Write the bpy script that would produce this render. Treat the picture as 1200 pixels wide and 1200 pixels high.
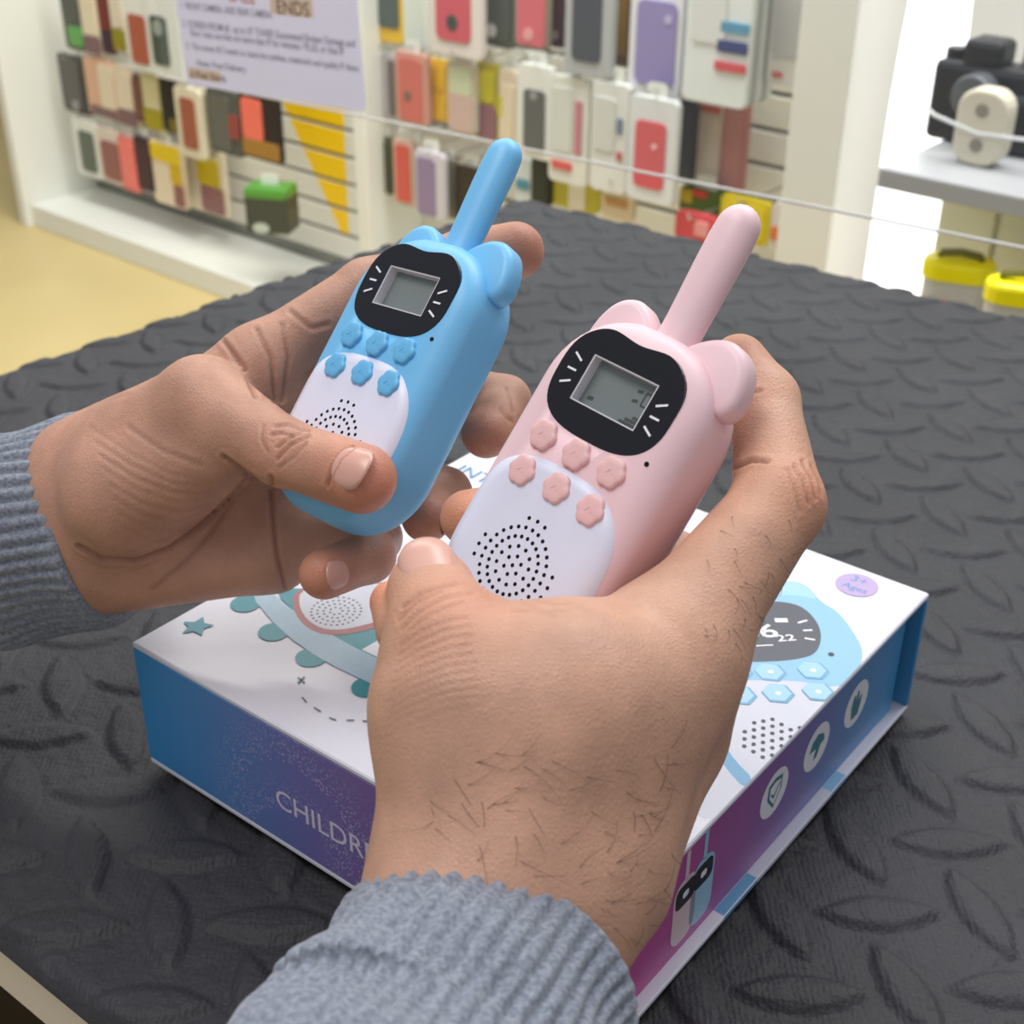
import bpy, bmesh, math, random
import numpy as np
from mathutils import Matrix, Vector

for o in list(bpy.data.objects):
    bpy.data.objects.remove(o, do_unlink=True)
SC = bpy.context.scene
COL = SC.collection

# ------------------------------------------------------------------ camera
PITCH, ROLL, FPX = 0.52355, 0.00833, 1600.0
CAM = np.array([0.0, 0.0, 0.370])
_cp, _sp, _cr, _sr = math.cos(PITCH), math.sin(PITCH), math.cos(ROLL), math.sin(ROLL)
_r = np.array([1.0, 0, 0]); _u = np.array([0, _sp, _cp]); FWD = np.array([0, _cp, -_sp])
RIGHT = _cr*_r + _sr*_u
UP = -_sr*_r + _cr*_u
cd = bpy.data.cameras.new('camera'); cam = bpy.data.objects.new('camera', cd); COL.objects.link(cam)
cam.matrix_world = Matrix(((RIGHT[0], UP[0], -FWD[0], CAM[0]), (RIGHT[1], UP[1], -FWD[1], CAM[1]),
                           (RIGHT[2], UP[2], -FWD[2], CAM[2]), (0, 0, 0, 1)))
cd.sensor_width = 36.0; cd.lens = 36.0*FPX/1200.0; cd.clip_start = 0.01; cd.clip_end = 60
cd.dof.use_dof = True; cd.dof.focus_distance = 0.43; cd.dof.aperture_fstop = 20
SC.camera = cam

# ------------------------------------------------------------------ world, lights, exposure
w = bpy.data.worlds.new('world'); SC.world = w; w.use_nodes = True
bg = w.node_tree.nodes['Background']; bg.inputs['Color'].default_value = (0.93, 0.95, 1.0, 1); bg.inputs['Strength'].default_value = 0.36


def area(name, loc, target, sx, sy, power, col=(1, 1, 1)):
    l = bpy.data.lights.new(name, 'AREA'); l.shape = 'RECTANGLE'; l.size = sx; l.size_y = sy; l.energy = power; l.color = col
    o = bpy.data.objects.new(name, l); COL.objects.link(o); o.location = loc
    o.rotation_euler = (Vector(target)-Vector(loc)).to_track_quat('-Z', 'Y').to_euler()
    return o


area('ceiling_panel_light', (-0.55, 0.35, 1.75), (-0.1, 0.45, 0), 1.2, 0.6, 15, (1.0, 0.98, 0.95))
area('ceiling_panel_light', (0.7, 1.3, 1.75), (0.3, 1.0, 0), 1.2, 0.6, 14, (0.97, 0.98, 1.0))
area('ceiling_panel_light', (-0.6, 2.5, 1.75), (-0.35, 3.3, 0), 1.6, 0.6, 54, (1.0, 1.0, 0.93))
area('ceiling_panel_light', (1.0, 1.9, 1.75), (1.2, 2.6, 0), 1.6, 0.6, 40, (1.0, 0.99, 0.97))
vs = SC.view_settings
vs.view_transform = 'Standard'; vs.look = 'None'; vs.gamma = 1.0; vs.use_curve_mapping = False
vs.exposure = 0.12

# ------------------------------------------------------------------ helpers
random.seed(5)
RNG = np.random.default_rng(5)


def ray(px, py):
    return RIGHT*((px-600.0)/FPX) - UP*((py-600.0)/FPX) + FWD


def at(px, py, d):
    return CAM + ray(px, py)*d


def on_z(px, py, z):
    r = ray(px, py); return CAM + r*((z-CAM[2])/r[2])


def on_plane(px, py, p0, n):
    r = ray(px, py); return CAM + r*(np.dot(np.asarray(p0)-CAM, n)/np.dot(r, n))


def project(P):
    Q = P-CAM
    z = Q@FWD
    return 600+FPX*(Q@RIGHT)/z, 600-FPX*(Q@UP)/z, z


def lin(c):
    return tuple(((v/255)/12.92 if v/255 <= .04045 else ((v/255+.055)/1.055)**2.4) for v in c)


MATS = {}


def mat(name, rgb, rough=0.5, spec=0.5, var=0.06, scale=40.0, bump=0.0, bscale=300.0, sss=0.0, sssr=0.004, emit=0.0, metal=0.0, coat=0.0, trans=0.0, bdist=0.001):
    if name in MATS:
        return MATS[name]
    m = bpy.data.materials.new(name); m.use_nodes = True
    nt = m.node_tree; b = nt.nodes['Principled BSDF']
    c = lin(rgb)
    tc = nt.nodes.new('ShaderNodeTexCoord')
    if var > 0:
        n = nt.nodes.new('ShaderNodeTexNoise'); n.inputs['Scale'].default_value = scale; n.inputs['Detail'].default_value = 4
        nt.links.new(tc.outputs['Object'], n.inputs['Vector'])
        mx = nt.nodes.new('ShaderNodeMix'); mx.data_type = 'RGBA'
        mx.inputs[6].default_value = (*[v*(1-var) for v in c], 1); mx.inputs[7].default_value = (*[min(1, v*(1+var)) for v in c], 1)
        nt.links.new(n.outputs['Fac'], mx.inputs[0]); nt.links.new(mx.outputs[2], b.inputs['Base Color'])
    else:
        b.inputs['Base Color'].default_value = (*c, 1)
    b.inputs['Roughness'].default_value = rough; b.inputs['Specular IOR Level'].default_value = spec
    b.inputs['Metallic'].default_value = metal; b.inputs['Coat Weight'].default_value = coat
    b.inputs['Transmission Weight'].default_value = trans
    if sss > 0:
        b.inputs['Subsurface Weight'].default_value = sss; b.inputs['Subsurface Radius'].default_value = (1, .4, .25); b.inputs['Subsurface Scale'].default_value = sssr
    if emit > 0:
        b.inputs['Emission Color'].default_value = (*c, 1); b.inputs['Emission Strength'].default_value = emit
    if bump > 0:
        n2 = nt.nodes.new('ShaderNodeTexNoise'); n2.inputs['Scale'].default_value = bscale; n2.inputs['Detail'].default_value = 3
        nt.links.new(tc.outputs['Object'], n2.inputs['Vector'])
        bp = nt.nodes.new('ShaderNodeBump'); bp.inputs['Strength'].default_value = bump; bp.inputs['Distance'].default_value = bdist
        nt.links.new(n2.outputs['Fac'], bp.inputs['Height']); nt.links.new(bp.outputs['Normal'], b.inputs['Normal'])
    MATS[name] = m
    return m


def link(name, me, m, parent=None, smooth=False, matrix=None):
    o = bpy.data.objects.new(name, me); COL.objects.link(o)
    if m is not None and len(me.materials) == 0:
        me.materials.append(m)
    if smooth:
        me.polygons.foreach_set('use_smooth', [True]*len(me.polygons))
    if parent is not None:
        o.parent = parent
    if matrix is not None:
        o.matrix_local = matrix
    return o


def mesh(name, V, F):
    me = bpy.data.meshes.new(name)
    me.from_pydata([tuple(map(float, v)) for v in V], [], [tuple(map(int, f)) for f in F]); me.update()
    return me


def fix_normals(me):
    bm = bmesh.new(); bm.from_mesh(me); bmesh.ops.recalc_face_normals(bm, faces=bm.faces[:]); bm.to_mesh(me); bm.free()
    return me


def tag(o, label, cat, group=None, kind=None):
    if label: o['label'] = label
    if cat: o['category'] = cat
    if group: o['group'] = group
    if kind: o['kind'] = kind
    return o


def empty(name, loc=(0, 0, 0), matrix=None):
    o = bpy.data.objects.new(name, None); COL.objects.link(o); o.empty_display_size = .02
    if matrix is not None: o.matrix_world = matrix
    else: o.location = loc
    return o


def frame(o, x, y, z):
    return Matrix(((x[0], y[0], z[0], o[0]), (x[1], y[1], z[1], o[1]), (x[2], y[2], z[2], o[2]), (0, 0, 0, 1)))


def box_me(name, x0, x1, y0, y1, z0, z1, bev=0.0, seg=2):
    bm = bmesh.new()
    vs_ = [bm.verts.new((x, y, z)) for x in (x0, x1) for y in (y0, y1) for z in (z0, z1)]
    for f in ((0, 1, 3, 2), (4, 6, 7, 5), (0, 4, 5, 1), (2, 3, 7, 6), (0, 2, 6, 4), (1, 5, 7, 3)):
        bm.faces.new([vs_[i] for i in f])
    bmesh.ops.recalc_face_normals(bm, faces=bm.faces[:])
    if bev > 0:
        bmesh.ops.bevel(bm, geom=bm.edges[:], offset=bev, segments=seg, affect='EDGES', profile=.5)
    me = bpy.data.meshes.new(name); bm.to_mesh(me); bm.free()
    return me


def rrect(w, h, r, n=5):
    """rounded rectangle outline, centred, counter-clockwise"""
    r = min(r, w/2*.999, h/2*.999)
    P = []
    for cx, cy, a0 in ((w/2-r, h/2-r, 0), (-w/2+r, h/2-r, 90), (-w/2+r, -h/2+r, 180), (w/2-r, -h/2+r, 270)):
        for i in range(n+1):
            a = math.radians(a0+90*i/n); P.append((cx+r*math.cos(a), cy+r*math.sin(a)))
    return P


def prism_me(name, P, z0, z1, bev=0.0, axis='z'):
    """outline P extruded z0..z1 with a one-step bevel at the z1 end; axis 'y' maps (x,y,z)->(x,-z,y)"""
    n = len(P); c = np.mean(P, axis=0)
    layers = [(P, z0), (P, z1-bev)]
    if bev > 0:
        A = np.array(P)-c; L = np.linalg.norm(A, axis=1, keepdims=True)
        layers.append(((A*(1-bev*.35/L)+c).tolist(), z1-bev*.3)); layers.append(((A*(1-bev/L)+c).tolist(), z1))
    V = [(p[0], p[1], z) for Q, z in layers for p in Q]
    F = []
    for k in range(len(layers)-1):
        for i in range(n):
            j = (i+1) % n; F.append((k*n+i, k*n+j, (k+1)*n+j, (k+1)*n+i))
    F.append(tuple(range((len(layers)-1)*n, len(layers)*n))); F.append(tuple(reversed(range(n))))
    if axis == 'y':
        V = [(x, -z, y) for x, y, z in V]
    return mesh(name, V, F)


def tube_me(name, pts, rad, n=8, cap=True):
    pts = [np.array(p, float) for p in pts]; V = []; F = []
    if not hasattr(rad, '__len__'): rad = [rad]*len(pts)
    t0 = pts[1]-pts[0]; up = np.array([0, 0, 1.0])
    if abs(np.dot(t0/np.linalg.norm(t0), up)) > .9: up = np.array([1.0, 0, 0])
    for i, p in enumerate(pts):
        t = pts[min(i+1, len(pts)-1)]-pts[max(i-1, 0)]; t = t/np.linalg.norm(t)
        a = np.cross(up, t); a /= np.linalg.norm(a); b = np.cross(t, a); up = b
        for k in range(n):
            th = 2*math.pi*k/n; V.append(p+rad[i]*(math.cos(th)*a+math.sin(th)*b))
    for i in range(len(pts)-1):
        for k in range(n):
            F.append((i*n+k, i*n+(k+1) % n, (i+1)*n+(k+1) % n, (i+1)*n+k))
    if cap:
        F.append(tuple(reversed(range(n)))); F.append(tuple(range((len(pts)-1)*n, len(pts)*n)))
    return mesh(name, V, F)


def join_me(name, parts):
    V = []; F = []
    for v, f in parts:
        b = len(V); V += list(v); F += [tuple(i+b for i in q) for q in f]
    return mesh(name, V, F)


def text_me(s, size=1.0, ext=0.0, align='CENTER', bold=0.0):
    c = bpy.data.curves.new('txt', 'FONT'); c.body = s; c.size = size; c.extrude = ext; c.align_x = align; c.align_y = 'CENTER'; c.offset = bold; c.resolution_u = 3
    o = bpy.data.objects.new('txt', c); COL.objects.link(o)
    me = bpy.data.meshes.new_from_object(o.evaluated_get(bpy.context.evaluated_depsgraph_get()))
    bpy.data.objects.remove(o, do_unlink=True)
    return me


def boolean_cut(o, cutter_me, mw=None):
    c = bpy.data.objects.new('cut', cutter_me); COL.objects.link(c)
    c.matrix_world = mw if mw is not None else Matrix.Identity(4)
    md = o.modifiers.new('b', 'BOOLEAN'); md.operation = 'DIFFERENCE'; md.solver = 'EXACT'; md.object = c
    bpy.context.view_layer.update()
    me = bpy.data.meshes.new_from_object(o.evaluated_get(bpy.context.evaluated_depsgraph_get()))
    o.modifiers.clear(); old = o.data; o.data = me
    bpy.data.objects.remove(c, do_unlink=True)
    return me


# ------------------------------------------------------------------ setting: floor
FLOOR = -0.90
m_floor = mat('floor_vinyl', (206, 186, 132), .45, .4, .07, 6)
fl = link('floor', box_me('floor', -6, 6, -3, 9, FLOOR-.05, FLOOR), m_floor); tag(fl, 'beige vinyl shop floor', 'floor', kind='structure')

# wall frame: s runs along the display wall to the right, d runs into it
Q0 = np.array([-1.391, 3.833, 0.0]); WA = np.array([.76, -.65, 0]); WA /= np.linalg.norm(WA); WM = np.array([-WA[1], WA[0], 0])
WROT = Matrix(((WA[0], WM[0], 0, Q0[0]), (WA[1], WM[1], 0, Q0[1]), (0, 0, 1, 0), (0, 0, 0, 1)))
DB = 0.22                       # depth of the slat wall behind the plinth front


def wp(px, py, d):
    P = on_plane(px, py, Q0+WM*d, WM); return float((P-Q0)@WA), float(P[2])


m_white = mat('white_laminate', (232, 233, 226), .4, .4, .02, 8)
m_slat = mat('slatwall_white', (226, 224, 214), .45, .4, .02, 10)
m_groove = mat('slatwall_groove', (150, 150, 140), .6, .3, .03, 10)
m_yellow = mat('yellow_vinyl', (255, 206, 10), .4, .4, .03, 10)


def wall_obj(name, me, m, label, cat='wall'):
    o = link(name, me, m); o.matrix_world = WROT; tag(o, label, cat, kind='structure'); return o


s_div = wp(425, 200, .05)[0]; s_pil0 = wp(945, 150, 0.0)[0]; s_pil1 = wp(1010, 150, 0.0)[0]
S_END = s_pil1+1.6
wb = wall_obj('wall_back', box_me('wall_back', -.3, S_END, DB+.012, DB+.06, FLOOR, 1.2), m_groove, 'white slatwall back of the shop display bays')
# slats: each plank of the slat wall is a piece of its own
SL = 0.066
zk = []
z = -.80
while z < 0.30:
    zk.append(z); z += SL
bays = [('a', 0.015, s_div-.02), ('b', s_div+.02, s_pil0)]
for nm, s0, s1 in bays:
    sm = box_me('slat', s0, s1, DB-.004, DB+.0125, .003, SL-.006, .002, 1)
    for z in zk:
        o = link('slat', sm, m_slat, wb); o.location = (0, 0, z)
# yellow triangular vinyl, one strip on each slat it crosses
tri = [wp(338, 118, DB), wp(404, 126, DB), wp(411, 292, DB)]


def tri_span(zz):
    xs = []
    for i in range(3):
        (x0, z0), (x1, z1) = tri[i], tri[(i+1) % 3]
        if (z0-zz)*(z1-zz) < 0: xs.append(x0+(x1-x0)*(zz-z0)/(z1-z0))
    return (min(xs), max(xs)) if len(xs) >= 2 else None


tri[0] = (tri[0][0]-.06, tri[0][1]+.06); tri[1] = (tri[1][0], tri[1][1]+.06)
for z in zk:
    a, b = tri_span(z+.004), tri_span(z+SL-.007)
    if a and b:
        yv = DB-.0052
        V = [(a[0], yv, z+.004), (a[1], yv, z+.004), (b[1], yv, z+SL-.007), (b[0], yv, z+SL-.007)]
        V += [(p[0], yv+.002, p[2]) for p in V]
        link('vinyl_strip', mesh('vinyl', V, [(0, 1, 2, 3), (7, 6, 5, 4), (0, 4, 5, 1), (1, 5, 6, 2), (2, 6, 7, 3), (3, 7, 4, 0)]), m_yellow, wb)
ZP = -.835
wall_obj('trim_1', box_me('plinth', 0, s_pil0, 0.0, DB+.012, FLOOR, ZP, .004), m_white, 'white plinth ledge along the foot of the display wall', 'plinth')
wall_obj('wall_left', box_me('side', -.035, 0.0, -.02, DB+.06, FLOOR, 1.2, .003), m_white, 'white end panel at the left of the display bays')
wall_obj('trim_2', box_me('div', s_div-.02, s_div+.02, .045, DB+.012, ZP, 1.2, .003), m_white, 'white upright divider between the two display bays', 'divider')
wall_obj('trim_3', box_me('pillar', s_pil0, s_pil1, -.06, DB+.06, FLOOR, 1.2, .005), mat('pillar_white', (226, 224, 216), .45, .4, .02, 8), 'broad white pillar right of the phone case display', 'pillar')
# far wall beyond the left end panel
m_fw = mat('cream_wall', (238, 234, 190), .5, .4, .02, 6)
wall_obj('wall_far', box_me('far', -3.0, -.3, .9, 1.0, FLOOR, 1.2), m_fw, 'pale yellow wall beyond the display end panel')
# lit alcove panel right of the pillar
m_right = mat('alcove_wall', (214, 212, 204), .5, .4, .02, 6)
wall_obj('wall_right', box_me('right', s_pil1, S_END, DB, DB+.012, FLOOR, 1.2), m_right, 'pale wall panel right of the white pillar')
PD_ = -.05
gx0, gz0 = wp(1012, 330, PD_); gx1 = wp(1126, 60, PD_)[0]
gl = [(gx0, FLOOR+.1), (gx1, FLOOR+.1)]
gw = (gx1-gx0)/2; gc = (gx0+gx1)/2; gt = wp(1080, -10, PD_)[1]
gl = [(gx0, gz0-.3), (gx1, gz0-.3)]+[(gc+gw*math.cos(math.radians(a)), gt-.25+.45*math.sin(math.radians(a))) for a in range(0, 181, 12)]
g = link('light_panel', prism_me('lp', gl, -PD_-.03, -PD_, .002, 'y'), mat('light_panel_white', (250, 250, 255), .4, .3, 0, emit=1.7)); g.matrix_world = WROT
tag(g, 'glowing white arched light panel right of the pillar', 'light panel')

# ------------------------------------------------------------------ table and tread mat
K = np.array([-.531, .614]); UV = np.array([.66, .75]); VV = np.array([.79, -.613])
UV /= np.linalg.norm(UV); VV /= np.linalg.norm(VV)
UL, VL = .815, 1.12


def tp(u, v): return K+UV*u+VV*v


tb = empty('counter_table', (*tp(UL/2, VL/2), FLOOR)); tag(tb, 'white topped counter under the black tread mat', 'table')
inv = tb.matrix_world.inverted() if False else Matrix.Translation((-tp(UL/2, VL/2)[0], -tp(UL/2, VL/2)[1], -FLOOR))


def slab(name, u0, u1, v0, v1, z0, z1, m, parent, bev=.003):
    me = box_me(name, u0, u1, v0, v1, z0, z1, bev)
    for vx in me.vertices:
        p = tp(vx.co.x, vx.co.y); vx.co = (p[0], p[1], vx.co.z)
    me.transform(inv); fix_normals(me)
    return link(name, me, m, parent)


slab('tabletop', 0.004, UL-.004, .006, VL, -.046, -.0105, mat('table_edge', (216, 208, 196), .45, .4, .02, 12), tb)
m_leg = mat('table_leg', (70, 68, 66), .5, .4, .03, 20)
for u0 in (.05, UL-.11):
    for v0 in (.06, VL-.12):
        slab('leg', u0, u0+.05, v0, v0+.05, FLOOR, -.046, m_leg, tb)
slab('dark_panel', .03, UL-.03, .03, .045, FLOOR+.02, -.046, mat('dark_brown', (66, 54, 44), .5, .4, .15, 25), tb)  # added dark brown panel below the tabletop's near edge
slab('modesty_panel', UL-.06, UL-.05, .11, VL-.12, FLOOR+.25, -.046, m_leg, tb)

ST = .0016
nu, nv = int(UL/ST)+1, int(VL/ST)+1
uu = np.linspace(0, UL, nu); vv = np.linspace(0, VL, nv)
U_, V_ = np.meshgrid(uu, vv, indexing='ij')
MX = K[0]+UV[0]*U_+VV[0]*V_; MY = K[1]+UV[1]*U_+VV[1]*V_
# tread plate relief: lens-shaped lugs, alternating direction on a 36 mm lattice
ax_, ay_ = np.array([.0368, .0012]), np.array([-.0012, .0357])
A2 = np.linalg.inv(np.stack([ax_, ay_], 1))
gi = A2[0, 0]*(MX-.231)+A2[0, 1]*(MY-.790); gj = A2[1, 0]*(MX-.231)+A2[1, 1]*(MY-.790)
relief = np.zeros_like(MX); groove = np.zeros_like(MX)
for di in (-1, 0, 1):
    for dj in (-1, 0, 1):
        ci = np.floor(gi+.5)+di; cj = np.floor(gj+.5)+dj
        dx = MX-(.231+ci*ax_[0]+cj*ay_[0]); dy = MY-(.790+ci*ax_[1]+cj*ay_[1])
        par = (np.mod(ci+cj, 2) < .5)
        h1 = np.sin(ci*12.99+cj*78.2)*43758.5; h1 = h1-np.floor(h1)
        ang = np.where(par, math.radians(107), math.radians(2))+(h1-.5)*.12
        a = dx*np.cos(ang)+dy*np.sin(ang); b = -dx*np.sin(ang)+dy*np.cos(ang)
        wdt = .0083*(1-(a/.0235)**2)
        q = np.where(wdt > 1e-5, np.abs(b)/np.maximum(wdt, 1e-5), 9)
        q = np.where(np.abs(a) < .0235, q, 9)
        relief = np.maximum(relief, np.where(q < 1, .0022*(1-q**5)*np.clip(wdt/.004, 0, 1)**.5, 0))
        groove = np.minimum(groove, np.where(q < 3, -.0004*np.exp(-((q-1.22)/.16)**2), 0))
nz_ = np.sin(MX*310+np.sin(MY*140)*2)*np.sin(MY*290+np.sin(MX*170)*2)
Z = relief+np.where(relief > 0, 0, groove)-.0042+.00025*nz_+.0007*np.sin(MX*23+1)*np.sin(MY*19)
edge = np.minimum(np.minimum(U_, UL-U_), np.minimum(V_, VL-V_))
rr_ = .009
drop = np.where(edge < rr_, rr_-np.sqrt(np.maximum(rr_**2-(rr_-edge)**2, 0)), 0)
Z = Z-drop
Z = np.maximum(Z, -.0105)
me = bpy.data.meshes.new('mat')
co = np.stack([MX, MY, Z], -1).reshape(-1, 3)
idx = np.arange(nu*nv).reshape(nu, nv)
q = np.stack([idx[:-1, :-1], idx[1:, :-1], idx[1:, 1:], idx[:-1, 1:]], -1).reshape(-1, 4)[:, ::-1]
# underside so that the mat is a closed sheet
b0 = len(co); cor = [idx[0, 0], idx[-1, 0], idx[-1, -1], idx[0, -1]]
me.vertices.add(len(co)); me.vertices.foreach_set('co', co.ravel())
me.loops.add(q.size); me.loops.foreach_set('vertex_index', q.ravel().astype(np.int32))
me.polygons.add(len(q)); me.polygons.foreach_set('loop_start', np.arange(0, q.size, 4, dtype=np.int32)); me.polygons.foreach_set('loop_total', np.full(len(q), 4, np.int32))
me.update(); me.validate()


def mat_rubber():
    m = bpy.data.materials.new('black_rubber'); m.use_nodes = True; nt = m.node_tree; b = nt.nodes['Principled BSDF']
    tc = nt.nodes.new('ShaderNodeTexCoord')
    n = nt.nodes.new('ShaderNodeTexNoise'); n.inputs['Scale'].default_value = 9; n.inputs['Detail'].default_value = 6
    r = nt.nodes.new('ShaderNodeValToRGB'); r.color_ramp.elements[0].position = .3; r.color_ramp.elements[1].position = .75
    r.color_ramp.elements[0].color = (*lin((42, 42, 47)), 1); r.color_ramp.elements[1].color = (*lin((57, 57, 63)), 1)
    nt.links.new(tc.outputs['Object'], n.inputs['Vector']); nt.links.new(n.outputs['Fac'], r.inputs[0]); nt.links.new(r.outputs[0], b.inputs['Base Color'])
    b.inputs['Roughness'].default_value = .62; b.inputs['Specular IOR Level'].default_value = .4
    w1 = nt.nodes.new('ShaderNodeTexWave'); w1.inputs['Scale'].default_value = 150; w1.inputs['Distortion'].default_value = 3; w1.inputs['Detail'].default_value = 2
    n2 = nt.nodes.new('ShaderNodeTexNoise'); n2.inputs['Scale'].default_value = 420; n2.inputs['Detail'].default_value = 3
    n3 = nt.nodes.new('ShaderNodeTexNoise'); n3.inputs['Scale'].default_value = 70; n3.inputs['Detail'].default_value = 4
    for x in (w1, n2, n3): nt.links.new(tc.outputs['Object'], x.inputs['Vector'])
    a1 = nt.nodes.new('ShaderNodeMath'); a1.operation = 'MULTIPLY_ADD'; nt.links.new(w1.outputs['Fac'], a1.inputs[0]); a1.inputs[1].default_value = .12; nt.links.new(n2.outputs['Fac'], a1.inputs[2])
    a2 = nt.nodes.new('ShaderNodeMath'); a2.operation = 'MULTIPLY_ADD'; nt.links.new(n3.outputs['Fac'], a2.inputs[0]); a2.inputs[1].default_value = 1.2; nt.links.new(a1.outputs[0], a2.inputs[2])
    bp = nt.nodes.new('ShaderNodeBump'); bp.inputs['Strength'].default_value = .55; bp.inputs['Distance'].default_value = .0012
    nt.links.new(a2.outputs[0], bp.inputs['Height']); nt.links.new(bp.outputs[0], b.inputs['Normal'])
    return m


mo = link('rubber_mat', me, mat_rubber(), smooth=True); tag(mo, 'black tread-pattern rubber mat covering the counter', 'mat')

# ------------------------------------------------------------------ acrylic screen with paper notice
A0 = np.array([*tp(UL, 0), 0.0]); V3 = np.array([VV[0], VV[1], 0]); N3 = np.array([-V3[1], V3[0], 0])
SCR0 = A0+N3*.02
m_acr = bpy.data.materials.new('clear_acrylic'); m_acr.use_nodes = True
_nt = m_acr.node_tree; _b = _nt.nodes['Principled BSDF']
_tp = _nt.nodes.new('ShaderNodeBsdfTransparent'); _tp.inputs[0].default_value = (.97, .98, .98, 1); _mx = _nt.nodes.new('ShaderNodeMixShader'); _mx.inputs[0].default_value = .03
_b.inputs['Base Color'].default_value = (.9, .92, .95, 1); _b.inputs['Roughness'].default_value = .3
_nt.links.new(_tp.outputs[0], _mx.inputs[1]); _nt.links.new(_b.outputs[0], _mx.inputs[2]); _nt.links.new(_mx.outputs[0], _nt.nodes['Material Output'].inputs[0])
m_acre = mat('acrylic_edge', (225, 222, 220), .25, .6, .03, 30)


def scp(px, py):
    P = on_plane(px, py, SCR0, N3); return float((P-SCR0)@V3), float(P[2])


sa, za = scp(330, 117); sb, zb = scp(1200, 290); s1_, z1_ = scp(60, 0)
zs = (za+zb)/2
SMX = frame(SCR0, V3, N3, (0, 0, 1))
scr = empty('acrylic_screen', matrix=SMX); tag(scr, 'clear hanging acrylic screen with a bright lower edge behind the counter', 'screen')
s_l, s_r = scp(190, 60)[0], sb+.25
sl_ = (zb-za)/(sb-sa)
P_ = [(s_l, za+sl_*(s_l-sa)), (s_r, za+sl_*(s_r-sa)), (s_r, .85), (s_l, .85)]
link('sheet', prism_me('sheet', P_, -.0015, .0015, 0, 'y'), m_acr, scr)
link('edge_strip', tube_me('es', [(s_l, 0, P_[0][1]-.0005), (s_r, 0, P_[1][1]-.0005)], .0013, 6), m_acre, scr)
for s in (s_l+.1, s_r-.1):
    link('hanging_wire', tube_me('hw', [(s, 0, .85), (s, 0, 1.9)], .001, 6), m_leg, scr)
# the notice taped on the screen
cor = [scp(*q) for q in ((196, -70), (440, -44), (431, 131), (221, 98))]
ctr = np.mean(cor, axis=0)
m_paper = mat('notice_paper', (232, 230, 244), .6, .3, .015, 30)
_nt = m_paper.node_tree; _pb = _nt.nodes['Principled BSDF']; _tr = _nt.nodes.new('ShaderNodeBsdfTranslucent'); _mx = _nt.nodes.new('ShaderNodeMixShader')
_tr.inputs['Color'].default_value = (*lin((240, 238, 250)), 1); _mx.inputs[0].default_value = .5
_nt.links.new(_pb.outputs[0], _mx.inputs[1]); _nt.links.new(_tr.outputs[0], _mx.inputs[2]); _nt.links.new(_mx.outputs[0], _nt.nodes['Material Output'].inputs[0])
nx = np.array(cor[2])-np.array(cor[3]); nw = np.linalg.norm(nx); nx /= nw
ny = np.array(cor[0])-np.array(cor[3]); nh = np.linalg.norm(ny)
ny2 = np.array([-nx[1], nx[0]])
X3 = V3*nx[0]+np.array([0, 0, 1])*nx[1]; Y3 = V3*ny2[0]+np.array([0, 0, 1])*ny2[1]
bl = np.array(cor[3])
O3 = SCR0+V3*bl[0]+np.array([0, 0, 1])*bl[1]-N3*.0022
nt_e = empty('paper_notice', matrix=frame(O3, X3, Y3, -N3)); tag(nt_e, 'white printed paper notice taped to the acrylic screen', 'notice')
shear = (np.array(cor[0])-bl)@nx
PP = rrect(nw, nh, .008, 4)
PP = [(x+nw/2, y+nh/2) for x, y in PP]
link('paper', prism_me('paper', PP, 0, .0006), m_paper, nt_e)
m_ink = mat('notice_ink', (118, 118, 140), .6, .3, .05, 30)
m_hl = mat('notice_highlight', (236, 214, 196), .6, .3, .03, 30)
m_inkr = mat('notice_red_ink', (196, 104, 84), .6, .3, .03, 30)
m_inkb = mat('notice_brown_ink', (120, 84, 60), .6, .3, .03, 30)


def notice_text(s, px, py, size, m, nm='text_line', px_end=None):
    a, b = scp(px, py); d = np.array([a, b])-bl
    o = link(nm, text_me(s, size, 0, 'LEFT', .0001), m, nt_e); o.location = (d@nx, d@ny2, .0009)
    if px_end:
        e_ = (np.array(scp(px_end, py+(px_end-px)*.16))-bl)@nx; o.scale.x = (e_-d@nx)/max(v.co.x for v in o.data.vertices)


def notice_patch(px0, py0, px1, py1):
    a = np.array(scp(px0, py0))-bl; b = np.array(scp(px1, py1))-bl
    x0, y0, x1, y1 = a@nx, a@ny2, b@nx, b@ny2
    link('highlight', prism_me('hl', [(x0, y1), (x1, y1), (x1, y0), (x0, y0)], .0005, .0007), m_hl, nt_e)


fs = nw/24
notice_patch(318, -6, 370, 21); notice_patch(222, 78, 262, 97)
notice_text('ENDS', 326, 8, fs*1.7, m_inkb); notice_text('SALE', 270, -6, fs*1.7, m_inkr)
notice_text('1  FRONT CAMERA, AND REAR CAMERA.', 214, 6, fs*.92, m_ink, px_end=322)
notice_text('2  SCREEN FROM 60  up to 10" TUNER Guaranteed Broken Damage and', 217, 27, fs*.92, m_ink, px_end=419)
notice_text('floor rules out that are same days IF for minutes / PLUS, or that IF', 226, 38, fs*.92, m_ink, px_end=406)
notice_text('3  This comes till 2 weeks to check the outlines, trademark and quality IF there', 221, 53, fs*.85, m_ink, px_end=423)
notice_text('Note: Free Delivery', 233, 73, fs*.85, m_ink); notice_text('6 Post Store', 226, 86, fs*1.0, m_inkb)

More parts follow.
